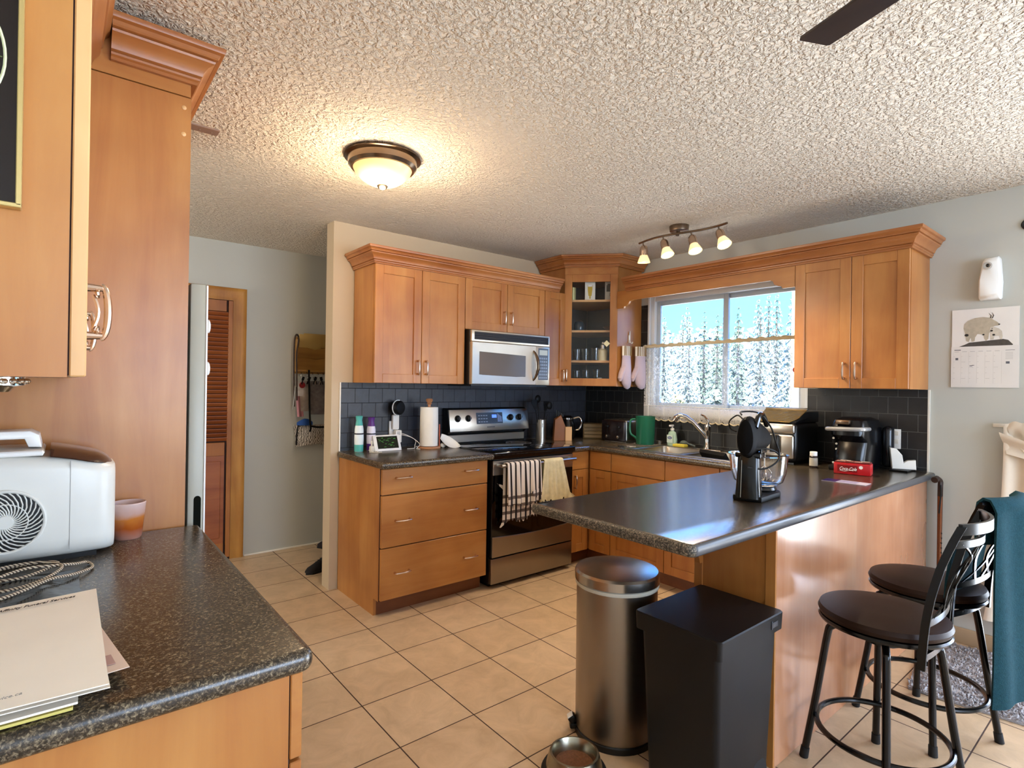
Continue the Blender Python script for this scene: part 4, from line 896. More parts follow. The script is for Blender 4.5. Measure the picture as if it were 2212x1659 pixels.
# oven mitts and the hook on the corner cabinet's side
c = thing('wall_hook', 'white hook on the side of the corner glass cabinet', 'hook', (3.66, 2.944, 1.74))
part(MB().box(3.648, 2.937, 1.735, 3.668, 2.9445, 1.80, 0.003).tube(smooth([(3.658, 2.938, 1.76), (3.658, 2.925, 1.735), (3.658, 2.912, 1.73), (3.658, 2.905, 1.742)]), 0.004, 8).cyl((3.658, 2.938, 1.80), (3.658, 2.934, 1.835), 0.006, 0.002), 'hook', IVORY, c)
MITT = mat('mauve_quilted_cotton', '#b8a3a6', 0.9, bump=(60, 0.3, 0.003)); CUFF = mat('cream_stripe_cuff', '#e3d9c4', 0.85); STR = mat('brown_stripe', '#8a6a3a', 0.8)
def mitt(x, y, ang, label, flip):
    c = thing('oven_mitt', label, 'oven mitt', (x, y, 1.70), 'oven mitts')
    T = Matrix.Translation((x, y, 1.70)) @ Matrix.Rotation(R(ang), 4, 'Z')
    rings = []
    for z, wa, wb, th in ((0, -.055, .055, .014), (-.09, -.055, .055, .018), (-.14, -.058, .057, .024), (-.19, -.066, .06, .028), (-.25, -.064, .062, .028), (-.30, -.05, .06, .026), (-.335, -.022, .05, .018), (-.348, .005, .028, .006)):
        cx, hw = (wa+wb)/2*flip, (wb-wa)/2
        rings.append([(cx+hw*math.cos(2*math.pi*i/20), th*math.sin(2*math.pi*i/20), z) for i in range(20)])
    b = MB().loft(rings, M=T)
    b.tube([(-0.035*flip, 0, -0.17), (-0.066*flip, 0, -0.22), (-0.082*flip, 0, -0.262), (-0.083*flip, 0, -0.285)], [0.026, 0.025, 0.022, 0.010], 12, M=T, flat=0.8)
    part(b, 'mitt', MITT, c)
    part(MB().loft([[(0.058*math.cos(2*math.pi*i/20), 0.018*math.sin(2*math.pi*i/20), z) for i in range(20)] for z in (0.004, -0.075)], M=T), 'cuff', CUFF, c)
    m = MB()
    for i in range(5): m.box(-0.045+0.021*i, -0.0195, -0.074, -0.037+0.021*i, -0.012, 0.003, 0, 1, T)
    part(m, 'cuff_stripe', STR, c)
mitt(3.595, 2.918, 4, 'left oven mitt with its thumb towards the glass cabinet', 1)
mitt(3.735, 2.885, -8, 'right oven mitt hanging next to the window', 1)

# ================================================================ CURTAIN
LACE, n, l, b = new_mat('white_lace')
mo = n['Material Output']; tc = n.new('ShaderNodeTexCoord')
mpn = n.new('ShaderNodeMapping'); mpn.inputs['Scale'].default_value = (1, 1, 1); l.new(tc.outputs['Object'], mpn.inputs[0])
t = node(n, 'ShaderNodeTexNoise', Scale=42.0, Detail=3.0, Roughness=0.6, Distortion=1.6); l.new(mpn.outputs[0], t.inputs['Vector'])
sp = n.new('ShaderNodeSeparateXYZ'); l.new(tc.outputs['Object'], sp.inputs[0])
# denser weave in the hem band (z < 0.115 above the hem) and the left side band
hb = node(n, 'ShaderNodeMapRange'); hb.inputs['From Min'].default_value = 0.10; hb.inputs['From Max'].default_value = 0.115; hb.inputs['To Min'].default_value = 0.17; hb.inputs['To Max'].default_value = 0.0; l.new(sp.outputs['Z'], hb.inputs['Value'])
sb = node(n, 'ShaderNodeMapRange'); sb.inputs['From Min'].default_value = 1.19; sb.inputs['From Max'].default_value = 1.205; sb.inputs['To Min'].default_value = 0.0; sb.inputs['To Max'].default_value = 0.13; l.new(sp.outputs['Y'], sb.inputs['Value'])
a1 = node(n, 'ShaderNodeMath', operation='ADD'); l.new(hb.outputs[0], a1.inputs[0]); l.new(sb.outputs[0], a1.inputs[1])
a2 = node(n, 'ShaderNodeMath', operation='ADD'); l.new(a1.outputs[0], a2.inputs[0]); l.new(t.outputs['Fac'], a2.inputs[1])
rp = ramp(n, [(0.52, (0.04, 0.04, 0.04, 1)), (0.60, (0.70, 0.70, 0.70, 1))]); l.new(a2.outputs[0], rp.inputs['Fac'])
df = n.new('ShaderNodeBsdfDiffuse'); df.inputs['Color'].default_value = lin('#ece8e2'); tl = n.new('ShaderNodeBsdfTranslucent'); tl.inputs['Color'].default_value = lin('#ece8e2')
ms = n.new('ShaderNodeMixShader'); ms.inputs[0].default_value = 0.5; l.new(df.outputs[0], ms.inputs[1]); l.new(tl.outputs[0], ms.inputs[2])
tr = n.new('ShaderNodeBsdfTransparent'); mx = n.new('ShaderNodeMixShader'); l.new(rp.outputs['Color'], mx.inputs[0]); l.new(tr.outputs[0], mx.inputs[1]); l.new(ms.outputs[0], mx.inputs[2]); l.new(mx.outputs[0], mo.inputs['Surface'])
LC = mat('cream_lace_trim', '#d8c8a6', 0.9, bump=(90, 0.5, 0.003))
LW = mat('white_lace_thread', '#e6e2da', 0.9)
CY0, CY1, CZ0, CZ1 = 1.645, 2.885, 1.108, 1.725
c = thing('lace_curtain', 'white lace cafe curtain across the lower half of the kitchen window', 'curtain', (3.80, CY0, CZ0))
def cx(y, k=1.0): return 3.797+0.006*math.sin(y*34)+0.003*math.sin(y*71+1)
part(MB().grid(lambda u, v: (cx(CY0+u*(CY1-CY0)), CY0+u*(CY1-CY0), CZ1-0.02-v*(CZ1-0.02-CZ0) - (0.012*abs(math.sin(u*math.pi*21)) if v > 0.999 else 0)), 126, 10), 'lace_panel', LACE, c)
m = MB()
for zz in (CZ0+0.112,): m.tube([(cx(CY0+i*(CY1-CY0)/60)-0.0015, CY0+i*(CY1-CY0)/60, zz) for i in range(61)], 0.003, 6)
for k in range(8):
    y = CY0+0.07+k*0.162; m.tube([(cx(y)-0.0015, y, CZ0+0.112), (cx(y)-0.0015, y, CZ0+0.004)], 0.002, 5)
for y in (CY1-0.02, CY1-0.045): m.tube([(cx(y)-0.0015, y, CZ1-0.03), (cx(y)-0.0015, y, CZ0+0.11)], 0.0022, 5)
part(m, 'lace_ribbon', LW, c)
m = MB()
hem = []
for i in range(169):
    y = CY0+i*(CY1-CY0)/168; hem.append((cx(y)-0.002, y, CZ0+0.003-0.012*abs(math.sin(i/168*math.pi*21))))
m.tube(hem, 0.0045, 6)
part(m, 'scalloped_hem', LC, c)
m = MB()
m.tube([(3.792+0.002*math.sin(i*1.3), CY0-0.03+i*(CY1-CY0+0.04)/60, CZ1-0.012+0.0015*math.sin(i*2.1)-0.012*(i/60)+0.006) for i in range(61)], [0.012+0.0015*math.sin(i*1.9) for i in range(61)], 10)
m.grid(lambda u, v: (3.792+0.006*math.sin(u*190)*v, CY0-0.02+u*(CY1-CY0), CZ1-0.004+v*(0.012+0.005*math.sin(u*95))-0.01*u), 150, 2)
part(m, 'gathered_heading', LC, c)
part(MB().tube([(3.806, CY0-0.035, CZ1-0.006), (3.806, CY1+0.01, CZ1-0.012)], 0.006, 8).box(3.803, CY0-0.04, CZ1-0.02, 3.822, CY0-0.028, CZ1+0.005).box(3.803, CY1+0.002, CZ1-0.026, 3.822, CY1+0.012, CZ1), 'curtain_rod', IVORY, c)
solo(MB().sphere((3.775, 1.655, 1.50), 0.012, 0.5, 1, 1.4, 12), 'suncatcher', mat('red_glass', '#a83a2c', 0.2), 'tiny red ornament hanging at the right end of the curtain', 'ornament', (3.775, 1.655, 1.50))

# ================================================================ ON THE PENINSULA
# stand mixer seen from behind
c = thing('stand_mixer', 'black stand mixer with a clear bowl and looped cord on the peninsula', 'mixer', (2.19, 1.135, ZT), rz=R(14), local=True)
GB = mat('piano_black', '#050607', 0.16)
rings = []
for z, x0, x1, hw in ((0.012, -0.045, 0.05, 0.050), (0.05, -0.043, 0.042, 0.047), (0.12, -0.040, 0.035, 0.043), (0.165, -0.036, 0.035, 0.042), (0.19, -0.03, 0.05, 0.04)):
    cxm, rx = (x0+x1)/2, (x1-x0)/2
    rings.append([(cxm+rx*(1 if abs(math.cos(a)) > 0.999 else 1)*math.copysign(abs(math.cos(a))**0.55, math.cos(a)), hw*math.copysign(abs(math.sin(a))**0.55, math.sin(a)), z) for a in [2*math.pi*i/28 for i in range(28)]])
part(MB().loft(rings), 'column', GB, c)
m = MB().prism(arc(0.155, 0, 0.088, -115, 115, 14)+[(0.0, 0.062), (-0.03, 0.055), (-0.03, -0.055), (0.0, -0.062)], 0.0, 0.022, 0.005, 2)
part(m, 'base', BLACKM, c)
part(MB().lathe([(0.07, 0.022), (0.074, 0.03), (0.07, 0.04), (0, 0.04)], (0.155, 0, 0), 24), 'turntable', GB, c)
part(MB().cyl((-0.0465, 0.021, 0.016), (-0.037, 0.020, 0.165), 0.0014, n=6), 'chrome_strip', STEEL, c)
rings = []
for x, zc, hy, hz in ((-0.075, 0.262, 0.014, 0.05), (-0.07, 0.262, 0.030, 0.07), (-0.05, 0.262, 0.037, 0.082), (0.0, 0.262, 0.039, 0.082), (0.10, 0.255, 0.043, 0.066), (0.19, 0.245, 0.042, 0.05), (0.235, 0.243, 0.034, 0.038), (0.245, 0.243, 0.012, 0.016)):
    rings.append([(x, hy*math.cos(a)*(1.0-0.12*math.sin(a)), zc+hz*math.sin(a)) for a in [2*math.pi*i/24 for i in range(24)]])
hd = part(MB().loft(rings), 'motor_head', BLACKSOFT, c)
m = MB().tube(smooth([(-0.03, -0.028, 0.30), (0.02, -0.03, 0.345), (0.10, -0.028, 0.345), (0.17, -0.028, 0.30)]), 0.011, 8)
part(m, 'handle', GB, hd)
part(MB().box(0.0, -0.047, 0.19, 0.10, -0.038, 0.212, 0.004).box(-0.03, -0.05, 0.175, 0.05, 0.05, 0.196, 0.006), 'tilt_collar', GB, c)
part(MB().lathe([(0.055, 0.040), (0.075, 0.045), (0.098, 0.062), (0.110, 0.10), (0.117, 0.172), (0.1215, 0.176), (0.114, 0.176), (0.106, 0.10), (0.094, 0.066), (0.072, 0.05), (0, 0.046)], (0.155, 0, 0), 36), 'bowl', CLEAR, c)
m = MB()
for dy in (-0.025, 0.025):
    m.cyl((0.155, dy, 0.20), (0.155, dy, 0.12), 0.003, n=6)
    for k in range(4):
        a = k*math.pi/2+0.4
        m.tube(smooth([(0.155, dy, 0.125), (0.155+0.026*math.cos(a), dy+0.026*math.sin(a), 0.10), (0.155+0.02*math.cos(a), dy+0.02*math.sin(a), 0.07), (0.155, dy, 0.062)], 4), 0.0022, 5)
part(m, 'beater', CHROME, c)
m = MB().tube(smooth([(-0.04, 0.02, 0.335), (0.0, 0.05, 0.345), (-0.02, 0.075, 0.32), (-0.02, 0.07, 0.29), (-0.03, 0.045, 0.28)]), 0.003, 6)
m.tube(smooth([(-0.05, 0.02, 0.35), (0.01, 0.035, 0.36), (0.06, -0.02, 0.355), (0.09, -0.06, 0.30), (0.07, -0.085, 0.24), (0.06, -0.10, 0.20), (0.03, -0.10, 0.165), (-0.01, -0.06, 0.135), (-0.045, -0.005, 0.14)]), 0.0036, 6)
m.tube(smooth([(-0.035, -0.03, 0.215), (0.0, -0.065, 0.215), (0.04, -0.085, 0.205), (0.055, -0.10, 0.19)]), 0.0036, 6)
part(m, 'power_cord', RUBBER, c)

# air fryer with slanted glossy panel
c = thing('air_fryer', 'black and stainless air fryer with a slanted shiny panel behind the mixer', 'air fryer', (3.59, 1.61, ZT))
part(MB().box(3.42, 1.485, ZT+0.008, 3.76, 1.745, ZT+0.255, 0.035, 4).box(3.45, 1.51, ZT, 3.73, 1.72, ZT+0.02), 'body', BLACK, c)
d = part(MB().box(3.408, 1.492, ZT+0.185, 3.44, 1.738, ZT+0.245, 0.012, 3), 'front_band', STEEL, c)
d = part(MB().box(3.405, 1.495, ZT+0.035, 3.44, 1.735, ZT+0.18, 0.012, 3), 'basket_front', STEEL, c)
part(MB().box(3.375, 1.575, ZT+0.055, 3.41, 1.625, ZT+0.178, 0.008, 2), 'handle', BLACK, d)
part(MB().prism([(3.44, 0.25), (3.76, 0.25), (3.76, 0.318), (3.575, 0.318), (3.44, 0.262)], 1.492, 1.738, 0.008, 2, Matrix(((1, 0, 0, 0), (0, 0, 1, 0), (0, 1, 0, ZT), (0, 0, 0, 1)))), 'top_hood', BLACK, c)
TS_ = fr((3.425, 1.738, ZT+0.253), (0, -1, 0), (-1, 0, 0)) @ Matrix.Rotation(R(-64), 4, 'X')
part(MB().prism([(0.035, 0.0), (0.211, 0.0), (0.246, 0.055), (0.252, 0.165), (-0.006, 0.165), (0.0, 0.055)], 0, 0.006, 0.002, 1, TS_), 'slanted_panel', mat('panel_gold_reflection', '#9c8048', 0.16, 0.85, bump=(40, 0.35, 0.006)), c)  # gold colour paints in the warm reflection on the dark glossy panel
part(MB().box(-0.008, 0.16, -0.004, 0.254, 0.182, 0.012, 0.006, 2, TS_), 'panel_rim', STEEL, c)
c = thing('spice_bottle', 'small black spice bottle with a white label near the coffee maker', 'bottle', (3.42, 1.384, ZT))
part(MB().lathe([(0, 0), (0.021, 0), (0.022, 0.004), (0.022, 0.066), (0.016, 0.072), (0, 0.072)], (3.42, 1.384, ZT), 18), 'bottle', mat('dark_spice', '#2a1c16', 0.3), c)
part(MB().lathe([(0.0222, 0.012), (0.0223, 0.012), (0.0223, 0.058), (0.0222, 0.058)], (3.42, 1.384, ZT), 18), 'label', mat('pale_label', '#b6b0a2', 0.6), c)
part(MB().lathe([(0.02, 0.07), (0.02, 0.092), (0.018, 0.094), (0, 0.094)], (3.42, 1.384, ZT), 18), 'lid', WHITE, c)
# pod coffee maker
c = thing('coffee_maker', 'black pod coffee maker with a silver front handle against the tiles', 'coffee maker', (3.6, 1.225, ZT))
DK = mat('midnight_plastic', '#07080c', 0.22)
rings = []
for z, x0, x1, hw in ((0.0, 3.46, 3.78, 0.088), (0.02, 3.455, 3.785, 0.092), (0.16, 3.50, 3.79, 0.095), (0.20, 3.44, 3.79, 0.097), (0.25, 3.44, 3.785, 0.096), (0.285, 3.47, 3.76, 0.085), (0.30, 3.52, 3.70, 0.06)):
    cxm, rx = (x0+x1)/2, (x1-x0)/2
    rings.append([(cxm+rx*math.copysign(abs(math.cos(a))**0.5, math.cos(a)), 1.225+hw*math.copysign(abs(math.sin(a))**0.5, math.sin(a)), ZT+z) for a in [2*math.pi*i/32 for i in range(32)]])
part(MB().loft(rings), 'body', DK, c)
part(MB().box(3.415, 1.145, ZT, 3.5, 1.305, ZT+0.03, 0.008), 'drip_tray', BLACKM, c)
part(MB().tube(smooth([(3.50, 1.325, ZT+0.228), (3.435, 1.318, ZT+0.232), (3.41, 1.27, ZT+0.236), (3.408, 1.19, ZT+0.238), (3.43, 1.135, ZT+0.24), (3.50, 1.125, ZT+0.24)]), 0.012, 10), 'handle', mat('silver_plastic', '#b9bbbc', 0.25, 0.6), c)
part(MB().box(3.43, 1.20, ZT+0.262, 3.50, 1.275, ZT+0.288, 0.006), 'pod_lid', BRONZE, c)
part(MB().box(3.72, 1.08, ZT+0.01, 3.795, 1.135, ZT+0.25, 0.025, 3), 'water_tank', mat('smoky_tank', '#15171c', 0.1), c)
for i, z in enumerate((0.04, 0.085, 0.115, 0.145, 0.18)): part(MB().lathe([(0, -0.004), (0.006, -0.004), (0.006, 0)], (3.498 if 0.05 < z < 0.17 else 3.456, 1.29, ZT+z), 10, ax='x'), 'button', STEEL, c)
part(MB().box(3.495, 1.265, ZT+0.08, 3.5, 1.285, ZT+0.105), 'water_light', mat('pale_indicator', '#9a9c90', 0.4), c)
# wall outlet with plug behind the coffee maker
c = thing('wall_outlet', 'white wall outlet with a plug right of the coffee maker', 'outlet', (3.818, 1.10, 1.085))
part(MB().box(3.812, 1.062, 1.03, 3.8195, 1.138, 1.145, 0.002), 'plate', WHITE, c)
part(MB().box(3.785, 1.10, 1.05, 3.812, 1.128, 1.085, 0.005).tube(smooth([(3.79, 1.115, 1.055), (3.775, 1.12, 1.01), (3.785, 1.13, 0.96), (3.79, 1.14, 0.925)]), 0.004, 6), 'plug', BLACK, c)
for z in (1.06, 1.108): part(MB().box(3.810, 1.072, z, 3.8125, 1.094, z+0.026, 0.001), 'socket', IVORY, c)
# red tin with white script
c = thing('red_tin', 'small red cola tin with white script in front of the coffee maker', 'tin', (3.36, 1.147, ZT))
ud = V((0.032, -0.169, 0)).normalized(); od = V((ud.y, -ud.x, 0))
RED = mat('cola_red', '#b3141c', 0.3)
T = fr((3.293, 1.228, ZT), ud, od)
part(MB().box(0, 0, -0.09, 0.172, 0.062, 0, 0.006, 2, T), 'tin', RED, c)
part(MB().box(0.004, 0.062, -0.086, 0.168, 0.068, -0.004, 0.002, 1, T), 'lid', mat('tin_top', '#5a1414', 0.4), c)
m = MB()
for a, b_, w_, h_ in ((0.01, -0.02, 0.04, 0.012), (0.055, -0.045, 0.03, 0.014), (0.095, -0.022, 0.035, 0.015), (0.12, -0.06, 0.04, 0.018), (0.02, -0.07, 0.05, 0.014)): m.box(a, 0.0675, b_-h_, a+w_, 0.0688, b_, 0, 1, T)
part(m, 'lid_print', mat('tin_cream', '#d8c4b0', 0.5), c)
part(MB().box(0.018, 0.014, 0, 0.112, 0.05, 0.0008, 0, 1, T), 'name_panel', mat('deep_red', '#7e0c12', 0.3), c)
text('Coca-Cola', 'lettering', mat('script_white', '#f2ece4', 0.4), c, mv(T, 0.026, 0.0235, 0.0012), 0.024, 0.0003, shear=0.45, bold=0.0003, sx=0.78)
m = MB().tube([V(T @ V((0.03+0.008*i, 0.0205-0.003*math.sin(i*0.7), 0.0012))) for i in range(9)], 0.0009, 5)
part(m, 'lettering_swash', mat('script_white', '#f2ece4', 0.4), c)
part(MB().prism([(0.128+0.009*math.cos(a*math.pi/10), 0.043+0.009*math.sin(a*math.pi/10)) for a in range(20)], 0, 0.001, 0, 1, T), 'badge', mat('script_white', '#f2ece4', 0.4), c)
# leaflet
c = thing('leaflet', 'purple and white leaflet lying flat on the peninsula', 'leaflet', (3.03, 1.07, ZT))
T = Matrix.Translation((3.03, 1.07, ZT)) @ Matrix.Rotation(R(3), 4, 'Z')
part(MB().box(-0.045, -0.095, 0.0002, 0.045, 0.10, 0.0012, 0, 1, T), 'sheet', mat('lilac_white', '#c9c4d4', 0.3), c)
part(MB().box(-0.045, 0.035, 0.0012, 0.045, 0.10, 0.0016, 0, 1, T), 'purple_block', mat('deep_purple', '#2e2158', 0.3), c)
m = MB()
for i in range(4): m.box(-0.03+0.018*i, -0.05, 0.0012, -0.022+0.018*i, 0.03, 0.0015, 0, 1, T)
part(m, 'printed_lines', mat('violet_print', '#6f629c', 0.4), c)
# napkin holder on its black tray
solo(MB().prism([(3.66, 0.985), (3.812, 0.985), (3.812, 1.075), (3.66, 1.075)], ZT+0.0002, ZT+0.010, 0.003, 1), 'serving_tray', BLACKM, 'flat black tray under the white napkin holder', 'tray', (3.735, 1.06, ZT))
c = thing('napkin_holder', 'white curved napkin holder at the wall end of the peninsula', 'napkin holder', (3.74, 1.05, ZT+0.01))
T = fr((3.70, 1.07, ZT+0.0102), (0.45, -0.89, 0), (-0.89, -0.45, 0))
part(MB().prism([(0, 0), (0.115, 0), (0.112, 0.055), (0.075, 0.05), (0.055, 0.035), (0.048, 0.08), (0.02, 0.115), (-0.012, 0.12), (-0.006, 0.06)], -0.035, 0, 0.003, 1, T), 'holder', mat('white_glazed', '#e9e7df', 0.3), c)
part(MB().box(0.012, 0.008, -0.028, 0.02, 0.09, -0.006, 0.001, 1, T), 'napkin', PAPER, c)
# walking cane
c = thing('walking_cane', 'brown metal walking cane hooked over the wall end of the peninsula', 'cane', (3.79, 0.87, 0.06))
part(MB().tube([(3.795, 0.868, 0.06), (3.795, 0.868, 0.55), (3.79, 0.866, 0.80)], [0.011, 0.011, 0.0125], 12), 'shaft', mat('copper_brown', '#7a4c34', 0.25, 0.7), c)
part(MB().tube(smooth([(3.79, 0.866, 0.79), (3.788, 0.865, 0.845), (3.79, 0.866, 0.872), (3.77, 0.875, 0.888), (3.735, 0.88, 0.882)]), [0.013]*19+[0.017]*6, 10), 'handle', mat('dark_brown_grip', '#32231d', 0.35), c)
m = MB()
for i in range(7): m.box(3.784, 0.8545, 0.42+0.027*i, 3.79, 0.8575, 0.427+0.027*i)
part(m, 'adjuster_hole', RUBBER, c)
part(MB().tube(smooth([(3.77, 0.86, 0.855), (3.755, 0.855, 0.80), (3.75, 0.86, 0.72), (3.757, 0.862, 0.70)]), 0.004, 6), 'wrist_strap', RUBBER, c)
part(MB().lathe([(0, 0), (0.018, 0), (0.014, 0.05), (0.012, 0.06)], (3.795, 0.868, 0.003), 12), 'rubber_tip', RUBBER, c)

# ================================================================ RIGHT-HAND WALL
c = thing('scent_dispenser', 'white automatic air freshener dispenser on the grey wall above the calendar', 'air freshener', (3.81, 0.66, 1.97))
rings = []
for x, s_ in ((3.8285, 1.0), (3.80, 1.0), (3.775, 0.94), (3.765, 0.8)):
    r_o = []
    for y, z in ((0.712, 1.868), (0.708, 1.86), (0.626, 1.86), (0.62, 1.868), (0.617, 1.95), (0.625, 2.07), (0.632, 2.084), (0.685, 2.08), (0.695, 2.068), (0.712, 1.96)): r_o.append((x, 0.664+(y-0.664)*s_, 1.97+(z-1.97)*s_))
    rings.append(r_o)
part(MB().loft(rings), 'case', WHITE, c, sharp=50)
part(MB().lathe([(0.02, 0), (0.02, -0.005), (0.0135, -0.006), (0.012, -0.002)], (3.7655, 0.672, 2.035), 20, ax='x'), 'nozzle_ring', mat('pale_grey_ring', '#b8b6b0', 0.4), c)
part(MB().sphere((3.763, 0.671, 2.036), 0.007, 0.5, 1, 1.3, 12), 'nozzle', BLACK, c)

# calendar: goats on the picture page, dates on the lower page
c = thing('wall_calendar', 'white wall calendar with a photo of a mountain goat and kid', 'calendar', (3.82, 0.69, 1.60))
T = FW(3.824, 0.830, 1.395)      # u to the right (towards -Y), v up
part(MB().box(0, 0.221, -0.004, 0.278, 0.424, 0.0, 0, 1, T), 'picture_page', mat('calendar_white', '#e4e1dc', 0.6), c)
part(MB().box(-0.002, 0, -0.003, 0.279, 0.222, 0.002, 0, 1, T), 'date_page', mat('calendar_white2', '#dedbd6', 0.6), c)
def flat(pts, w0, w1): return MB().prism(pts, w0, w1, 0, 1, T)
P1 = 0.0004
rock = [(0.03, 0.222), (0.055, 0.232), (0.075, 0.243), (0.12, 0.247), (0.17, 0.252), (0.215, 0.256), (0.235, 0.25), (0.255, 0.225), (0.25, 0.222)]
part(flat(rock, 0, P1), 'rock_picture', mat('rock_print', '#4b4742', 0.7, noise=(60, 0.5)), c)
goat = [(0.062, 0.252), (0.058, 0.29), (0.051, 0.32), (0.054, 0.345), (0.068, 0.362), (0.10, 0.375), (0.13, 0.378), (0.15, 0.374), (0.163, 0.372), (0.175, 0.36), (0.19, 0.348), (0.20, 0.335), (0.199, 0.329), (0.185, 0.327), (0.176, 0.325), (0.168, 0.305), (0.158, 0.29), (0.155, 0.26), (0.145, 0.248), (0.138, 0.262), (0.135, 0.284), (0.11, 0.288), (0.10, 0.27), (0.098, 0.25), (0.085, 0.247), (0.082, 0.27), (0.078, 0.262), (0.073, 0.247)]
part(flat(goat, P1, 2*P1), 'goat_picture', mat('goat_print', '#b3a996', 0.7, noise=(45, 0.25)), c)
kid = [(0.165, 0.255), (0.165, 0.285), (0.16, 0.305), (0.164, 0.322), (0.175, 0.324), (0.186, 0.318), (0.198, 0.312), (0.21, 0.298), (0.213, 0.27), (0.21, 0.254), (0.203, 0.256), (0.2, 0.275), (0.18, 0.272), (0.176, 0.254)]
part(flat(kid, 2*P1, 3*P1), 'kid_picture', mat('kid_print', '#c9c2b4', 0.7, noise=(50, 0.2)), c)
m = MB()
for a, b_ in (((0.163, 0.37), (0.156, 0.396)), ((0.17, 0.368), (0.17, 0.398))):
    m.tube([V(T @ V((a[0], a[1], 2*P1))), V(T @ V(((a[0]+b_[0])/2+0.006, (a[1]+b_[1])/2, 2*P1))), V(T @ V((b_[0], b_[1], 2*P1)))], [0.0022, 0.0018, 0.0006], 5)
for x, y, r in ((0.199, 0.334, 0.004), (0.168, 0.302, 0.006), (0.064, 0.284, 0.009), (0.17, 0.314, 0.0025), (0.135, 0.283, 0.005), (0.177, 0.28, 0.006)): m.prism([(x+r*math.cos(i*math.pi/6), y+r*0.8*math.sin(i*math.pi/6)) for i in range(12)], 3*P1, 3.6*P1, 0, 1, T)
part(m, 'dark_markings', mat('dark_print2', '#2e2a28', 0.7), c)
m = MB()
m.box(0.012, 0.202, 0.002, 0.04, 0.206, 0.0024, 0, 1, T)
for i in range(6): m.box(0.012+0.034*i, 0.194, 0.002, 0.032+0.034*i, 0.1952, 0.0023, 0, 1, T)
m.box(0.225, 0.196, 0.002, 0.262, 0.198, 0.0023, 0, 1, T)
for x, y, w_, h_ in ((0.017, 0.149, 0.012, 0.012), (0.078, 0.115, 0.012, 0.004), (0.088, 0.118, 0.010, 0.003), (0.227, 0.126, 0.015, 0.012)): m.box(x, y, 0.002, x+w_, y+h_, 0.0024, 0, 1, T)
part(m, 'calendar_heading', mat('slate_ink', '#5d5f66', 0.7), c)
m = MB()
for j in range(5):
    for i in range(6): m.box(0.008+0.034*i, 0.168-0.03*j, 0.002, 0.008+0.034*i+0.006+0.012*((i*j) % 3 == 1), 0.1695-0.03*j, 0.0022, 0, 1, T)
for i in range(7): m.box(0.006+0.034*i, 0.022, 0.002, 0.0066+0.034*i, 0.192, 0.0022, 0, 1, T)
for i in range(8): m.box(0.225, 0.15+0.005*i, 0.002, 0.255, 0.1515+0.005*i, 0.0022, 0, 1, T)
part(m, 'calendar_grid', mat('pale_ink', '#b9b6b0', 0.7), c)

c = thing('wall_ring', 'black ring hanging on the grey wall at the right edge', 'ring', (3.82, 0.53, 2.234))
part(MB().tube([(3.824, 0.522+0.024*math.cos(a*math.pi/14), 2.234+0.024*math.sin(a*math.pi/14)) for a in range(28)], 0.0055, 8, True), 'ring', BLACK, c)
part(MB().lathe([(0, -0.006), (0.018, -0.005), (0.019, 0)], (3.829, 0.522, 2.234), 18, ax='x'), 'disc', mat('grey_disc', '#8f9494', 0.4), c)
c = thing('light_switch', 'cream light switch plate half covered by the hanging cloth', 'light switch', (3.825, 0.55, 1.06))
part(MB().box(3.822, 0.475, 0.995, 3.8298, 0.598, 1.115, 0.002), 'plate', IVORY, c)
for y in (0.51, 0.555): part(MB().box(3.818, y, 1.022, 3.823, y+0.034, 1.088, 0.002), 'rocker', WHITE, c)
c = thing('adhesive_hook', 'white adhesive hook strip holding the hanging cloth', 'hook', (3.82, 0.62, 1.197))
part(MB().box(3.82, 0.59, 1.187, 3.8298, 0.652, 1.207, 0.003).tube(smooth([(3.82, 0.60, 1.195), (3.805, 0.585, 1.185), (3.80, 0.57, 1.19)]), 0.004, 6), 'hook', IVORY, c)
CLOTH = mat('cream_cotton', '#ddd0bd', 0.9, bump=(30, 0.3, 0.004))
def cl(u, v):
    y0 = 0.60-0.02*v+0.09*v*v; y1 = 0.40-0.10*v
    y = y0+(y1-y0)*u; z = 1.21-1.03*v+0.015*math.sin(u*9)*(1-v)
    if v < 0.12: z -= 0.05*(0.12-v)/0.12*abs(u-0.3)
    return (3.795-0.022*math.sin(u*15+1.0)*(0.4+0.6*v)-0.02, y, z)
m = MB().grid(cl, 40, 24, 0.002)
m.grid(lambda u, v: (3.772-0.02*u-0.01*math.sin(v*7), 0.585-0.02*v-0.11*u, 1.20+0.012*math.sin(u*8)-0.10*v+0.05*u*(1-v)-0.07*u*v), 14, 10, 0.002)
m.grid(lambda u, v: (3.76-0.02*u-0.012*math.sin(v*6+1), 0.615-0.16*u-0.03*v, 1.165-0.11*v-0.06*u+0.02*v*u), 14, 10, 0.002)
solo(m, 'hanging_apron', CLOTH, 'cream cloth apron hanging from the wall hook behind the towel', 'apron', (3.77, 0.5, 0.18), sharp=70)

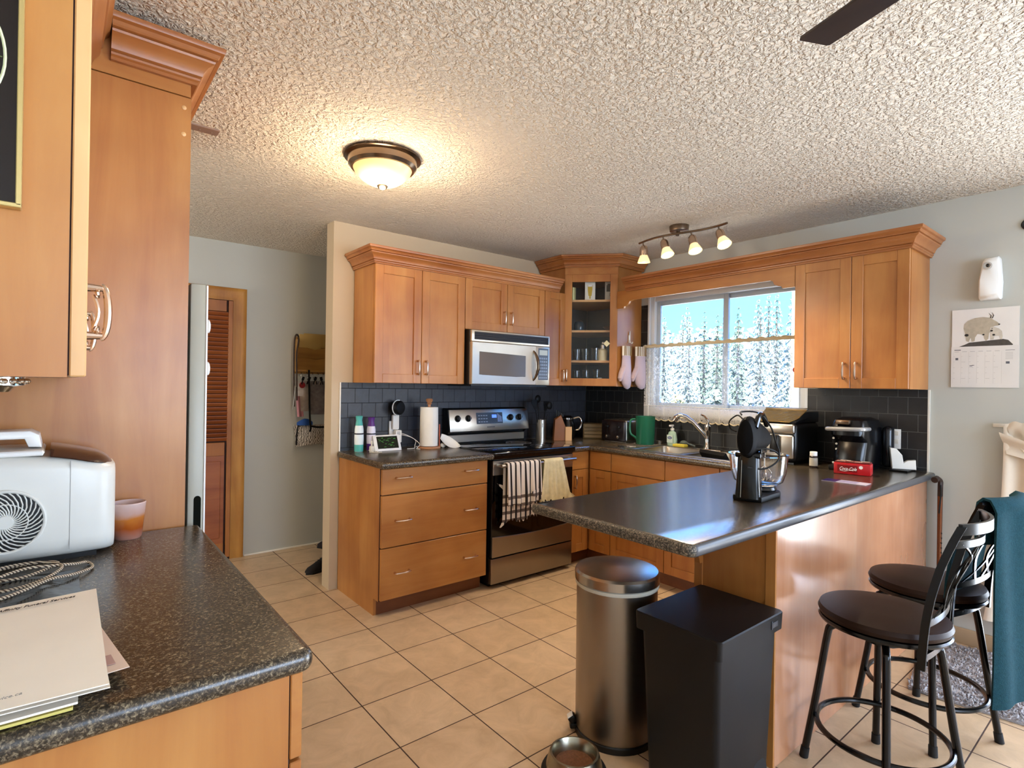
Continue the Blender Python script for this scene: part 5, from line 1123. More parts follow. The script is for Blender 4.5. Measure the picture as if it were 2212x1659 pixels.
# ================================================================ BAR STOOLS
def yback(z): 
    P_ = [(0.50, -0.146), (0.58, -0.150), (0.66, -0.157), (0.74, -0.170), (0.82, -0.189), (0.90, -0.215), (0.965, -0.242)]
    for (a, ya), (b_, yb) in zip(P_, P_[1:]):
        if z <= b_: return ya+(yb-ya)*(z-a)/(b_-a)
    return P_[-1][1]
HWB = 0.168
def bk(x, z): return (x, yback(z)-0.05*(1-(x/HWB)**2)*min(1, max(0.35, (z-0.55)/0.3)), z)
def stool(label, loc, rz):
    c = thing('bar_stool', label, 'stool', loc, 'bar stools', rz=rz, local=True)
    part(MB().lathe([(0, 0.562), (0.178, 0.562), (0.195, 0.568), (0.200, 0.582), (0.194, 0.596), (0.16, 0.606), (0.08, 0.611), (0, 0.612)], n=48), 'seat', LEATHER, c)
    part(MB().lathe([(0, 0.545), (0.17, 0.545), (0.196, 0.549), (0.199, 0.556), (0.194, 0.562), (0, 0.563)], n=48), 'seat_rim', BLACKMET, c)
    part(MB().box(-0.08, -0.08, 0.515, 0.08, 0.08, 0.546, 0.006).cyl((0, 0, 0.49), (0, 0, 0.53), 0.06), 'swivel', BLACKMET, c)
    for k in range(4):
        a = R(110.7-math.degrees(rz)+90*k); ca, sa = math.cos(a), math.sin(a)
        pts = smooth([(0.04*ca, 0.04*sa, 0.515), (0.12*ca, 0.12*sa, 0.518), (0.155*ca, 0.155*sa, 0.505), (0.168*ca, 0.168*sa, 0.47), (0.2*ca, 0.2*sa, 0.25), (0.237*ca, 0.237*sa, 0.02)], 5)
        lg = part(MB().tube(pts, 0.0125, 12), 'leg', BLACKMET, c)
        part(MB().cyl((0.234*ca, 0.234*sa, 0.038), (0.2395*ca, 0.2395*sa, 0.0005), 0.0145, 0.0155, 12), 'foot_cap', RUBBER, lg)
    part(MB().tube([(0.2*math.cos(i*math.pi/28), 0.2*math.sin(i*math.pi/28), 0.168) for i in range(56)], 0.010, 10, True), 'footrest_ring', BLACKMET, c)
    for s_ in (-1, 1):
        zs = [0.50+0.465*i/10 for i in range(11)]
        part(MB().loft([[(s_*HWB+dx, yback(z)+dy, z) for dx, dy in ((-.007, -.011), (.007, -.011), (.007, .011), (-.007, .011))] for z in zs]), 'back_post', BLACKMET, c)
    for z, hh in ((0.955, 0.017), (0.905, 0.011), (0.645, 0.011), (0.535, 0.010)):
        pts = [bk(-HWB+2*HWB*i/20, z) for i in range(21)]
        part(MB().loft([[(p[0], p[1]-.005, p[2]-hh), (p[0], p[1]+.005, p[2]-hh), (p[0], p[1]+.005, p[2]+hh), (p[0], p[1]-.005, p[2]+hh)] for p in pts]), 'back_rail', BLACKMET, c)
    m = MB()
    def strap(fx):
        pts = [bk(fx(i/16), 0.645+0.26*i/16) for i in range(17)]
        m.loft([[(p[0]-.009, p[1]-.003, p[2]), (p[0]+.009, p[1]-.003, p[2]), (p[0]+.009, p[1]+.003, p[2]), (p[0]-.009, p[1]+.003, p[2])] for p in pts])
    for s_ in (-1, 1):
        strap(lambda t_, s_=s_: s_*(0.13-0.15*math.sin(math.pi*t_)))
        strap(lambda t_, s_=s_: s_*(0.02+0.07*math.sin(math.pi*t_)))
    part(m, 'back_lattice', BLACKMET, c)
    return c
S1 = stool('black metal bar stool with a brown seat nearest the camera', (2.255, 0.675, 0), 0.05)
S2 = stool('black metal bar stool with the teal towel over its back', (2.78, 0.68, 0), -0.15)
# teal towel over the second stool's top rail
M2 = Matrix.Translation((2.78, 0.68, 0)) @ Matrix.Rotation(-0.15, 4, 'Z')
def tw(u, v):
    x = -0.152+0.304*u
    y0 = bk(max(-HWB, min(HWB, x)), 0.955)[1]
    s_ = v*1.14                                   # path length from inner hem over the rail to the outer hem
    if s_ < 0.37: z = 0.585+s_; y = y0+0.022+0.006*math.sin(u*11)
    elif s_ < 0.44: a = (s_-0.37)/0.07*math.pi; z = 0.955+0.026*math.sin(a); y = y0+0.022*math.cos(a)
    else: z = 0.955-(s_-0.44)*1.03; y = y0-0.020-0.010*math.sin(u*10+z*2)+0.01*(0.955-z)
    if s_ < 0.37: y = max(y, yback(z)+0.03)*0.9+0.1*y if z < 0.8 else y
    return (x+0.012*math.sin(z*6), y, z)
solo(MB().grid(tw, 26, 60, 0.008, M2), 'towel', TEAL, 'teal towel draped over the back of the far bar stool', 'towel', (2.8, 0.42, 0.22), sharp=80)

# ================================================================ BINS, BOWL, RUG
c = thing('trash_can', 'round stainless pedal bin under the end of the peninsula', 'trash can', (1.735, 1.44, 0))
C_ = (1.735, 1.44, 0)
part(MB().lathe([(0, 0.012), (0.152, 0.012), (0.157, 0.03), (0.159, 0.585), (0, 0.585)], C_, 48), 'body', STEELD, c)
part(MB().lathe([(0, 0), (0.160, 0), (0.161, 0.022), (0.158, 0.026), (0, 0.026)], C_, 48), 'base_ring', BLACK, c)
part(MB().lathe([(0.15, 0.585), (0.164, 0.587), (0.165, 0.600), (0.155, 0.604), (0.14, 0.604)], C_, 48), 'collar', mat('pale_grey_collar', '#b5b0a0', 0.35), c)
part(MB().lathe([(0.14, 0.604), (0.166, 0.605), (0.1665, 0.637), (0.16, 0.646), (0.10, 0.652), (0, 0.654)], C_, 48), 'lid', mat('spun_steel', '#b4aea6', 0.22, 1.0), c)
TP = Matrix.Translation((1.735, 1.44, 0)) @ Matrix.Rotation(R(141), 4, 'Z')
part(MB().box(0.15, -0.022, 0.012, 0.182, 0.022, 0.034, 0.006, 2, TP).box(0.155, -0.018, 0.034, 0.185, 0.018, 0.062, 0.006, 2, TP @ Matrix.Translation((0.165, 0, 0.045)) @ Matrix.Rotation(R(35), 4, 'Y') @ Matrix.Translation((-0.165, 0, -0.045))), 'pedal', BLACK, c)
part(MB().box(0.158, -0.015, 0.0615, 0.183, 0.015, 0.066, 0.003, 2, TP @ Matrix.Translation((0.165, 0, 0.045)) @ Matrix.Rotation(R(35), 4, 'Y') @ Matrix.Translation((-0.165, 0, -0.045))), 'pedal_pad', WHITE, c)

c = thing('waste_bin', 'tall black rectangular plastic bin with a lid beside the steel bin', 'bin', (1.755, 1.04, 0))
BX = mat('charcoal_plastic', '#0a0b0d', 0.45, spec=0.35, bump=(260, 0.1, 0.0006))
def rect(x0, y0, x1, y1, z, r=0.02):
    o_ = []
    for cx_, cy_, s0 in ((x1-r, y1-r, 0), (x0+r, y1-r, 90), (x0+r, y0+r, 180), (x1-r, y0+r, 270)): o_ += [(x, y, z) for x, y in arc(cx_, cy_, r, s0, s0+90, 4)]
    return o_
part(MB().loft([rect(1.595, 0.918, 1.915, 1.172, 0.0), rect(1.590, 0.915, 1.92, 1.175, 0.02), rect(1.567, 0.900, 1.945, 1.192, 0.548)]), 'body', BX, c)
part(MB().loft([rect(1.552, 0.886, 1.960, 1.206, 0.540, 0.015), rect(1.550, 0.884, 1.962, 1.208, 0.596, 0.015), rect(1.553, 0.887, 1.959, 1.205, 0.600, 0.015)]), 'lid', BX, c)
AP = [(1.80, 0.0)]+[(1.855+0.055*math.cos(R(180-i*15)), 0.055+0.055*math.sin(R(180-i*15))) for i in range(13)]+[(1.91, 0.0)]
part(MB().prism(AP, 0, 0.004, 0, 1, Matrix(((1, 0, 0, 0), (0, -0.0, -1, 0.9165), (0, 1, 0, 0.002), (0, 0, 0, 1)))), 'pedal_opening', RUBBER, c)
part(MB().box(1.825, 0.88, 0.008, 1.885, 0.92, 0.022, 0.004), 'pedal', BLACK, c)
m = MB().box(1.875, 0.8825, 0.56, 1.915, 0.8845, 0.578, 0.0005).box(1.872, 0.8825, 0.556, 1.878, 0.8845, 0.584, 0.0005)
part(m, 'embossed_mark', mat('grey_emboss', '#3d3f45', 0.4), c)

c = thing('pet_bowl', 'stainless pet bowl with a dark rubber rim base on the tile floor', 'bowl', (1.437, 1.375, 0))
C_ = (1.437, 1.375, 0)
part(MB().lathe([(0.088, 0.012), (0.108, 0.004), (0.112, 0.0), (0.118, 0.003), (0.112, 0.014), (0.095, 0.022)], C_, 40), 'rubber_base', RUBBER, c)
part(MB().lathe([(0.105, 0.006), (0.09, 0.060), (0.087, 0.068), (0.080, 0.069), (0.077, 0.064), (0.066, 0.018), (0.045, 0.014), (0.040, 0.018), (0, 0.018)], C_, 40), 'bowl', mat('dull_steel', '#a09a88', 0.25, 1.0), c)
solo(MB().lathe([(0, 0.0), (0.064, 0), (0.069, 0.010), (0, 0.010)], (C_[0], C_[1], 0.0185), 32), 'kibble', mat('brown_kibble', '#7a5036', 0.6, noise=(90, 0.5), bump=(120, 0.8, 0.004)), 'brown food in the bottom of the steel pet bowl', 'pet food', (C_[0], C_[1], 0.0185), kind='stuff')

random.seed(11)
RG = mat('grey_shag', '#a3a0a2', 0.95, noise=(160, 0.5))
T = Matrix.Translation((3.42, 0.60, 0)) @ Matrix.Rotation(R(8), 4, 'Z')
m = MB().prism([(-0.36, -0.30), (0.36, -0.30), (0.365, 0.255), (0.12, 0.27), (-0.35, 0.255)], 0.001, 0.010, 0, 1, T)
for i in range(5200):
    x, y = random.uniform(-0.36, 0.36), random.uniform(-0.30, 0.255); a = random.uniform(0, 6.28); q = random.uniform(0.008, 0.018); h = random.uniform(0.014, 0.024)
    p = [T @ V(v_) for v_ in ((x, y, 0.008), (x+0.005*math.cos(a+1.57), y+0.005*math.sin(a+1.57), 0.010), (x+q*math.cos(a), y+q*math.sin(a), h), (x+q*math.cos(a)+0.004*math.cos(a-1.57), y+q*math.sin(a)+0.004*math.sin(a-1.57), h-0.006))]
    v4 = [m.bm.verts.new(v_) for v_ in p]
    m.bm.faces.new((v4[0], v4[1], v4[2])); m.bm.faces.new((v4[0], v4[2], v4[3])); m.bm.faces.new((v4[1], v4[3], v4[2]))
solo(m, 'rug', RG, 'grey shaggy bath-style rug by the stools and right wall', 'rug', (3.42, 0.6, 0))

# ================================================================ LIGHTS
c = thing('ceiling_lamp', 'lit frosted dome ceiling lamp with a bronze rim', 'ceiling lamp', (1.17, 2.42, ZC))
C_ = (1.17, 2.42, ZC)
part(MB().lathe([(0, 0.0), (0.175, 0), (0.178, -0.012), (0.168, -0.016), (0.160, -0.02), (0.158, -0.046), (0.146, -0.06), (0.135, -0.06), (0.13, -0.03), (0, -0.03)], C_, 48), 'rim', BRONZE, c)
DOME, n, l, b = new_mat('lit_alabaster')
tc = n.new('ShaderNodeTexCoord'); vm = node(n, 'ShaderNodeVectorMath', operation='DISTANCE'); l.new(tc.outputs['Object'], vm.inputs[0]); vm.inputs[1].default_value = (-0.03, -0.02, -0.11)
rp = ramp(n, [(0.02, (1.0, 0.80, 0.42, 1)), (0.10, (1.0, 0.66, 0.25, 1))]); l.new(vm.outputs['Value'], rp.inputs['Fac'])
st = node(n, 'ShaderNodeMapRange'); st.inputs['From Min'].default_value = 0.02; st.inputs['From Max'].default_value = 0.10; st.inputs['To Min'].default_value = 1.7; st.inputs['To Max'].default_value = 0.5; l.new(vm.outputs['Value'], st.inputs['Value'])
b.inputs['Base Color'].default_value = lin('#d8c48a'); b.inputs['Roughness'].default_value = 0.3
l.new(rp.outputs['Color'], b.inputs['Emission Color']); l.new(st.outputs[0], b.inputs['Emission Strength'])
part(MB().lathe([(0.138, -0.055), (0.128, -0.078), (0.105, -0.104), (0.07, -0.125), (0.03, -0.136), (0, -0.138)], C_, 48), 'glass_dome', DOME, c)
part(MB().lathe([(0.020, -0.130), (0.026, -0.138), (0.020, -0.148), (0.012, -0.154), (0, -0.156)], C_, 18), 'finial', BRONZE, c)
lamp('lamp_ceiling', 'POINT', (1.17, 2.42, 2.24), 15, (1.0, 0.76, 0.50), shadow_soft_size=0.1)

c = thing('track_light', 'bronze wavy bar ceiling light with four glass shades', 'track light', (3.15, 2.11, ZC))
part(MB().lathe([(0, 0), (0.062, 0), (0.064, -0.006), (0.060, -0.035), (0.05, -0.04), (0, -0.04)], (3.16, 2.14, ZC), 32), 'canopy', BRONZE, c)
def bar(t_): return (3.125-0.03*math.sin(2*math.pi*(t_-0.05)), 2.445-0.66*t_, 2.378)
part(MB().tube([bar(i/40) for i in range(41)], 0.0075, 8, flat=1.0).cyl((3.15, 2.14, 2.40), (3.14, 2.14, 2.375), 0.012), 'bar', BRONZE, c)
SHADE = mat('lit_frosted_glass', '#e9dfb0', 0.3, emit='#ffe2a4', estr=0.42)
for t_, d in ((0.06, (0.05, 0.02, -1)), (0.34, (-0.1, -0.38, -1)), (0.62, (-0.15, -0.36, -1)), (0.90, (-0.2, -0.5, -1))):
    p = V(bar(t_)); d = V(d).normalized()
    q = p+V((0.012, 0, -0.035))
    s_ = part(MB().cyl(p, q, 0.005, n=8), 'stem', BRONZE, c)
    T = Matrix.Translation(q) @ V((0, 0, -1)).rotation_difference(d).to_matrix().to_4x4()
    hd = part(MB().lathe([(0, 0.014), (0.016, 0.011), (0.025, 0.0), (0.028, -0.02), (0.028, -0.056), (0.024, -0.058), (0, -0.058)], (0, 0, 0), 20, T), 'lamp_head', NICKEL, c)
    part(MB().lathe([(0.025, -0.055), (0.029, -0.066), (0.037, -0.084), (0.044, -0.106), (0.042, -0.106), (0.035, -0.084), (0.024, -0.06), (0, -0.058)], (0, 0, 0), 24, T), 'glass_shade', SHADE, hd)
    part(MB().sphere((0, 0, -0.082), 0.02, n=12, M=T), 'bulb', mat('lit_bulb', '#fff0c8', 0.3, emit='#ffe2a0', estr=6.0), hd)
    pl = T @ V((0, 0, -0.13)); tg = T @ V((0, 0, -1))
    lamp('lamp_track', 'SPOT', pl, 20.0, (1.0, 0.82, 0.6), to=tuple(tg), spot_size=R(110), spot_blend=0.8, shadow_soft_size=0.03)

FX, FYc = 1.262, 0.015
c = thing('ceiling_fan', 'dark ceiling fan whose one blade reaches into the top of the picture', 'ceiling fan', (FX, FYc, ZC))
part(MB().lathe([(0, 0), (0.07, 0), (0.06, -0.05), (0.015, -0.06), (0.015, -0.12), (0.11, -0.13), (0.12, -0.20), (0.08, -0.23), (0, -0.24)], (FX, FYc, ZC), 32), 'motor', mat('espresso_metal', '#2a2422', 0.35), c)
EB = wood('espresso_blade', '#2b201d', '#362925', '#40312c', 'y', rough=0.45)
dirb = V((1.465-FX, 0.606-FYc, 0)); Lb = dirb.length; ang = math.atan2(dirb.y, dirb.x)
for k in range(3):
    T = Matrix.Translation((FX, FYc, 2.25)) @ Matrix.Rotation(ang+k*2*math.pi/3, 4, 'Z') @ Matrix.Rotation(R(9), 4, 'X')
    bl = part(MB().prism([(0.14, -0.030), (0.3, -0.038), (Lb-0.016, -0.038), (Lb-0.010, -0.033), (Lb+0.012, 0.034), (Lb+0.006, 0.038), (0.3, 0.038), (0.14, 0.030)], -0.004, 0.004, 0.001, 1, T), 'blade', EB, c)
    part(MB().box(0.08, -0.018, -0.002, 0.2, 0.018, 0.01, 0.002, 1, T), 'blade_iron', BRONZE, bl)

c = thing('ceiling_bracket', 'thin brown metal strip screwed to the ceiling near the tall cabinet', 'bracket', (0.465, 2.66, ZC))
part(MB().box(0.40, 2.625, ZC-0.006, 0.517, 2.685, ZC, 0.001, 1), 'strip', mat('dusty_brown_metal', '#8c7264', 0.5), c)
for x in (0.445, 0.49): part(MB().lathe([(0, -0.002), (0.003, -0.0015), (0.004, 0)], (x, 2.66, ZC-0.006), 10), 'screw', STEEL, c)

# ================================================================ LEFT COUNTER
c = thing('ice_maker', 'white countertop ice maker with a round fan grille and brown lid', 'ice maker', (-0.04, 1.87, ZT))
IW = mat('ice_maker_white', '#d9d6cc', 0.3)
YF, YB = 1.765, 1.985
def ztop(x): return 1.187-0.042*max(0, min(1, (x+0.07)/0.19))**1.6
def sect(x, k):
    o_ = []; yc, hy = (YF+YB)/2, (YB-YF)/2*k
    z0 = ZT+0.008; z1 = ztop(x)
    for cy_, cz_, s0 in ((yc+hy-0.03, z1-0.03, 0), (yc-hy+0.03, z1-0.03, 90), (yc-hy+0.05, z0+0.05, 180), (yc+hy-0.05, z0+0.05, 270)):
        r = 0.03 if s0 < 180 else 0.05
        o_ += [(x, y, z) for y, z in arc(cy_, cz_, r, s0, s0+90, 5)]
    return o_
rings = [sect(x, k) for x, k in ((-0.215, 0.85), (-0.205, 0.97), (-0.18, 1.0), (0.03, 1.0), (0.075, 0.97), (0.10, 0.90), (0.113, 0.78), (0.118, 0.65))]
part(MB().loft(rings), 'body', IW, c, sharp=50)
part(MB().box(-0.19, YF+0.03, ZT, 0.08, YB-0.03, ZT+0.012), 'feet', RUBBER, c)
def lid(u, v):
    x = -0.015+0.128*u; w_ = (YB-YF)/2*(1.0 if u < 0.6 else math.sqrt(max(0.0, 1-((u-0.6)/0.42)**2))*0.97)
    a = (v-0.5)*2; return (x, (YF+YB)/2+a*w_*0.98, ztop(x)+0.022*(1-abs(a)**3.5)*(1 if u < 0.7 else math.sqrt(max(0, 1-((u-0.7)/0.31)**2)))-0.002)
part(MB().grid(lid, 24, 20, 0.003), 'lid_window', mat('smoky_brown_lid', '#3c2620', 0.08, coat=0.4), c)
part(MB().prism([(-0.205, 1.18), (-0.03, 1.18), (-0.026, 1.188), (-0.03, 1.193), (-0.2, 1.193)], YF+0.012, YB-0.012, 0.003, 1, Matrix(((1, 0, 0, 0), (0, 0, 1, 0), (0, 1, 0, 0), (0, 0, 0, 1)))), 'lid', WHITE, c)
HP = [(-0.19, 1.196), (-0.19, 1.225), (-0.17, 1.238), (-0.055, 1.238), (-0.038, 1.228), (-0.032, 1.196), (-0.058, 1.198), (-0.066, 1.218), (-0.16, 1.218), (-0.168, 1.198)]
part(MB().prism(HP, YF+0.06, YB-0.06, 0.004, 2, Matrix(((1, 0, 0, 0), (0, 0, 1, 0), (0, 1, 0, 0), (0, 0, 0, 1)))), 'carry_handle', WHITE, c)
part(MB().box(0.0235, YF-0.0006, ZT+0.03, 0.0245, YF+0.002, 1.165), 'panel_seam', GREYINK, c)
GC = (-0.096, YF, 1.028)
g = part(MB().lathe([(0, -0.001), (0.070, -0.001), (0.071, 0.003)], GC, 40, ax='y'), 'fan_grille', BLACK, c)
m = MB().tube([(GC[0]+0.073*math.cos(i*math.pi/24), YF-0.003, GC[2]+0.073*math.sin(i*math.pi/24)) for i in range(48)], 0.004, 8, True)
m.lathe([(0, -0.006), (0.015, -0.006), (0.017, -0.002), (0.017, 0)], GC, 24, ax='y')
m.tube([(GC[0]+0.042*math.cos(i*math.pi/24), YF-0.003, GC[2]+0.042*math.sin(i*math.pi/24)) for i in range(48)], 0.0012, 5, True)
for k in range(30):
    a0 = k*2*math.pi/30; m.tube([(GC[0]+r*math.cos(a0+1.1*((r-0.014)/0.058)), YF-0.003, GC[2]+r*math.sin(a0+1.1*((r-0.014)/0.058))) for r in (0.014, 0.026, 0.038, 0.05, 0.062, 0.072)], 0.0016, 5)
part(m, 'grille_vanes', IW, g)

c = thing('candle_holder', 'small frosted glass candle with orange layers beside the ice maker', 'candle', (0.158, 1.935, ZT))
C_ = (0.158, 1.935, ZT)
CG, n, l, b = new_mat('layered_candle_glass')
tc = n.new('ShaderNodeTexCoord'); sp = n.new('ShaderNodeSeparateXYZ'); l.new(tc.outputs['Object'], sp.inputs[0])
ns = node(n, 'ShaderNodeTexNoise', Scale=30.0, Detail=2.0); l.new(tc.outputs['Object'], ns.inputs[0])
ad = node(n, 'ShaderNodeMath', operation='MULTIPLY_ADD'); l.new(ns.outputs['Fac'], ad.inputs[0]); ad.inputs[1].default_value = 0.02; l.new(sp.outputs['Z'], ad.inputs[2])
mr = node(n, 'ShaderNodeMapRange'); mr.inputs['From Max'].default_value = 0.115; l.new(ad.outputs[0], mr.inputs['Value'])
rp = ramp(n, [(0.0, '#a37d70'), (0.26, '#a06048'), (0.36, '#9c4a16'), (0.60, '#b36a28'), (0.74, '#b99486'), (1.0, '#c4aca6')]); l.new(mr.outputs[0], rp.inputs['Fac']); l.new(rp.outputs['Color'], b.inputs['Base Color'])
b.inputs['Roughness'].default_value = 0.22; b.inputs['Subsurface Weight'].default_value = 0.0
part(MB().lathe([(0, 0), (0.032, 0), (0.035, 0.006), (0.044, 0.10), (0.042, 0.103), (0.039, 0.098), (0.036, 0.07), (0, 0.07)], C_, 28), 'glass', CG, c)
part(MB().cyl((0.158, 1.935, ZT+0.07), (0.158, 1.935, ZT+0.082), 0.001, n=6), 'wick', INK, c)

c = thing('black_pouch', 'flat glossy black pouch under the braided cord', 'pouch', (-0.11, 1.56, ZT))
def pou(u, v):
    x = -0.29+0.33*u; y = 1.40+0.30*v-0.03*u
    e = min(1, 6*min(u, 1-u, v, 1-v)); return (x, y, ZT+0.003+0.012*e+0.003*math.sin(u*14+v*6)*e)
part(MB().grid(pou, 24, 20, 0.002), 'pouch', mat('glossy_black_vinyl', '#0c0a0c', 0.18, bump=(14, 0.5, 0.01)), c)
BC, n, l, b = new_mat('braided_cream_cord')
tc = n.new('ShaderNodeTexCoord'); wv = node(n, 'ShaderNodeTexWave', Scale=70.0, Distortion=1.0); wv.bands_direction = 'DIAGONAL'; l.new(tc.outputs['Object'], wv.inputs[0])
rp = ramp(n, [(0.35, '#4a3a30'), (0.5, '#cfbfa4')]); l.new(wv.outputs['Fac'], rp.inputs['Fac']); l.new(rp.outputs['Color'], b.inputs['Base Color']); b.inputs['Roughness'].default_value = 0.9
zc = ZT+0.022
pts = [(-0.28, 1.66, zc), (-0.15, 1.68, zc), (-0.05, 1.71, zc), (0.0, 1.69, zc), (-0.01, 1.64, zc+.004), (-0.06, 1.60, zc), (-0.12, 1.62, zc), (-0.10, 1.68, zc+.006), (-0.03, 1.68, zc+.008), (0.01, 1.62, zc+.006), (-0.03, 1.55, zc), (-0.09, 1.52, zc), (-0.13, 1.57, zc), (-0.06, 1.63, zc+.01), (0.0, 1.63, zc+.008), (0.035, 1.665, zc-.004), (0.058, 1.71, ZT+.006), (0.066, 1.66, ZT+.005), (0.03, 1.60, ZT+.012), (-0.01, 1.54, zc+.004), (-0.05, 1.49, zc+.004), (-0.10, 1.455, zc+.002), (-0.2, 1.43, zc)]
solo(MB().tube(smooth(pts, 7), 0.0032, 7), 'braided_cord', BC, 'cream braided cord coiled on the black pouch', 'cord', (-0.05, 1.6, ZT))

# papers
def sheet(co, th=0.002, sag=0.0):
    """co = near-left, near-right, far-right, far-left"""
    a, b_, c_, d_ = [V(p) for p in co]
    return MB().grid(lambda u, v: tuple((a*(1-u)+b_*u)*(1-v)+(d_*(1-u)+c_*u)*v - V((0, 0, sag*4*u*(1-u)))), 12, 12, th)
solo(sheet([(-0.28, 0.962, 0.9235), (0.020, 0.966, 0.919), (0.03, 1.20, 0.919), (-0.27, 1.26, 0.9235)], 0.004), 'yellow_notepad', mat('pale_yellow_paper', '#cfc06a', 0.7), 'yellow notepad at the bottom of the paper pile', 'notepad', (-0.12, 1.1, 0.919), 'papers in the pile')
solo(sheet([(-0.285, 0.955, 0.9315), (0.025, 0.960, 0.9275), (0.035, 1.20, 0.9275), (-0.275, 1.26, 0.9315)], 0.003), 'white_booklet', PAPER, 'white booklet lying on the yellow notepad', 'booklet', (-0.12, 1.1, 0.928), 'papers in the pile')
c = thing('printed_letter', 'pale pink printed letter poking out at the right of the paper pile', 'letter', (-0.05, 1.15, 0.936), 'papers in the pile')
part(sheet([(-0.20, 0.965, 0.9405), (0.088, 1.015, 0.934), (0.052, 1.26, 0.940), (-0.23, 1.24, 0.944)], 0.001), 'sheet', mat('pinkish_paper', '#e4cdbc', 0.7), c)
part(sheet([(0.045, 1.03, 0.9377), (0.072, 1.035, 0.9362), (0.068, 1.07, 0.937), (0.041, 1.065, 0.9385)], 0.0004), 'print_block', mat('mauve_print', '#b9958c', 0.7), c)
E_ = [(-0.29, 0.948, 0.954), (0.058, 0.938, 0.951), (0.057, 1.268, 0.985), (-0.28, 1.285, 0.968)]
solo(sheet([(p[0]+0.002, p[1]+0.006, p[2]-0.008) for p in E_[:2]]+[(p[0]-0.006, p[1]-0.02, p[2]-0.012) for p in E_[2:]], 0.0015), 'plain_envelope', mat('white_envelope', '#e6dfd2', 0.7), 'plain white envelope directly under the funeral home envelope', 'envelope', (-0.1, 1.1, 0.945), 'papers in the pile')
c = thing('printed_envelope', 'large cream envelope printed with a funeral service name on top of the pile', 'envelope', (-0.1, 1.1, 0.955), 'papers in the pile')
part(sheet(E_, 0.0015), 'envelope', CREAM, c)
ux = (V(E_[2])-V(E_[3])).normalized(); vy = (V(E_[2])-V(E_[1])).normalized(); nz = ux.cross(vy).normalized(); vy = nz.cross(ux)
def onenv(p): return Matrix(((ux.x, vy.x, nz.x, p.x), (ux.y, vy.y, nz.y, p.y), (ux.z, vy.z, nz.z, p.z), (0, 0, 0, 1)))
text('Affinity Funeral Services', 'lettering', INK, c, onenv(V(E_[2])-ux*0.132-vy*0.026+nz*0.0035), 0.0105, 0.0002, shear=0.3, bold=0.0001)
b1 = V(E_[0])*0.42+V(E_[1])*0.58
text('affinityfuneralservice.ca', 'lettering', GREYINK, c, onenv(b1+V((-0.028, 0.014, 0.0045))), 0.009, 0.0002, shear=0.2)

# framed picture on the end of the wall cabinet
c = thing('framed_picture', 'black picture with a thin gold frame and pale ring on the cabinet end', 'picture', (-0.17, 0.985, 1.9))
T = FY(-0.29, 0.989, 1.596)
part(MB().box(0, 0, 0, 0.246, 0.6, 0.012, 0.001, 1, T), 'picture', mat('near_black_print', '#17100f', 0.2), c)
m = MB().box(0.242, 0, 0, 0.248, 0.6, 0.017, 0.001, 1, T).box(0, -0.003, 0, 0.248, 0.003, 0.017, 0.001, 1, T).box(0, 0.597, 0, 0.248, 0.603, 0.017, 0.001, 1, T).box(-0.003, 0, 0, 0.003, 0.6, 0.017, 0.001, 1, T)
part(m, 'frame', mat('thin_gold', '#c9b276', 0.35, 0.7), c)
m = MB().tube([V(T @ V((0.123+0.107*math.cos(i*math.pi/30), 0.19+0.107*math.sin(i*math.pi/30), 0.0125))) for i in range(60)], 0.0018, 5, True)
part(m, 'ring', mat('pale_lime', '#d6dcb0', 0.4), c)
m = MB()
for i in range(8):
    a = i*math.pi/8; m.tube([V(T @ V((0.123+0.104*math.cos(a), 0.19+0.104*math.sin(a), 0.0122))), V(T @ V((0.123-0.104*math.cos(a), 0.19-0.104*math.sin(a), 0.0122)))], 0.0007, 4)
part(m, 'spokes', mat('olive_line', '#6b7a4a', 0.5), c)
part(MB().prism([(0.123+0.05*math.cos(i*math.pi/12), 0.19+0.05*math.sin(i*math.pi/12)) for i in range(24)], 0.012, 0.0124, 0, 1, T), 'medallion', mat('dark_green_print', '#23301c', 0.4), c)
c = thing('under_cabinet_light', 'chrome ribbed puck light under the left wall cabinet', 'light', (-0.07, 1.12, 1.372))
m = MB().lathe([(0, 0), (0.045, 0), (0.045, -0.012), (0.035, -0.014), (0.028, -0.022), (0, -0.024)], (-0.085, 1.12, 1.371), 36)
part(m, 'housing', CHROME, c)
m = MB()
for k in range(24):
    a = k*math.pi/12; m.sphere((-0.085+0.047*math.cos(a), 1.12+0.047*math.sin(a), 1.365), 0.0042, n=8)
part(m, 'beaded_edge', CHROME, c)

# ================================================================ HALLWAY
c = thing('mail_organizer', 'golden oak wall mail organizer with a row of key hooks', 'mail organizer', (1.64, 4.62, 1.46))
m = MB().box(1.50, 4.665, 1.44, 1.80, 4.679, 1.745, 0.003)
for k in range(3):
    z = 1.47+0.085*k; y = 4.60+0.02*k
    m.prism([(1.505, z), (1.795, z), (1.795, z+0.10), (1.72, z+0.10), (1.65, z+0.085), (1.58, z+0.10), (1.505, z+0.10)], 0, 0.008, 0.001, 1, Matrix(((1, 0, 0, 0), (0, 0, 1, y), (0, 1, 0, 0), (0, 0, 0, 1))))
m.box(1.50, 4.59, 1.455, 1.80, 4.679, 1.47, 0.002).box(1.498, 4.595, 1.46, 1.506, 4.67, 1.72).box(1.794, 4.595, 1.46, 1.802, 4.67, 1.72)
part(m, 'body', W_OAK, c)
for i in range(6): part(MB().tube([(1.53+0.045*i, 4.60, 1.45), (1.53+0.045*i, 4.585, 1.435), (1.53+0.045*i, 4.575, 1.445)], 0.003, 6), 'key_hook', BRONZE, c)
part(MB().box(1.52, 4.628, 1.62, 1.70, 4.632, 1.765, 0.001).box(1.56, 4.636, 1.66, 1.76, 4.64, 1.775, 0.001), 'letters', mat('buff_envelopes', '#b89a5a', 0.7), c)
random.seed(5)
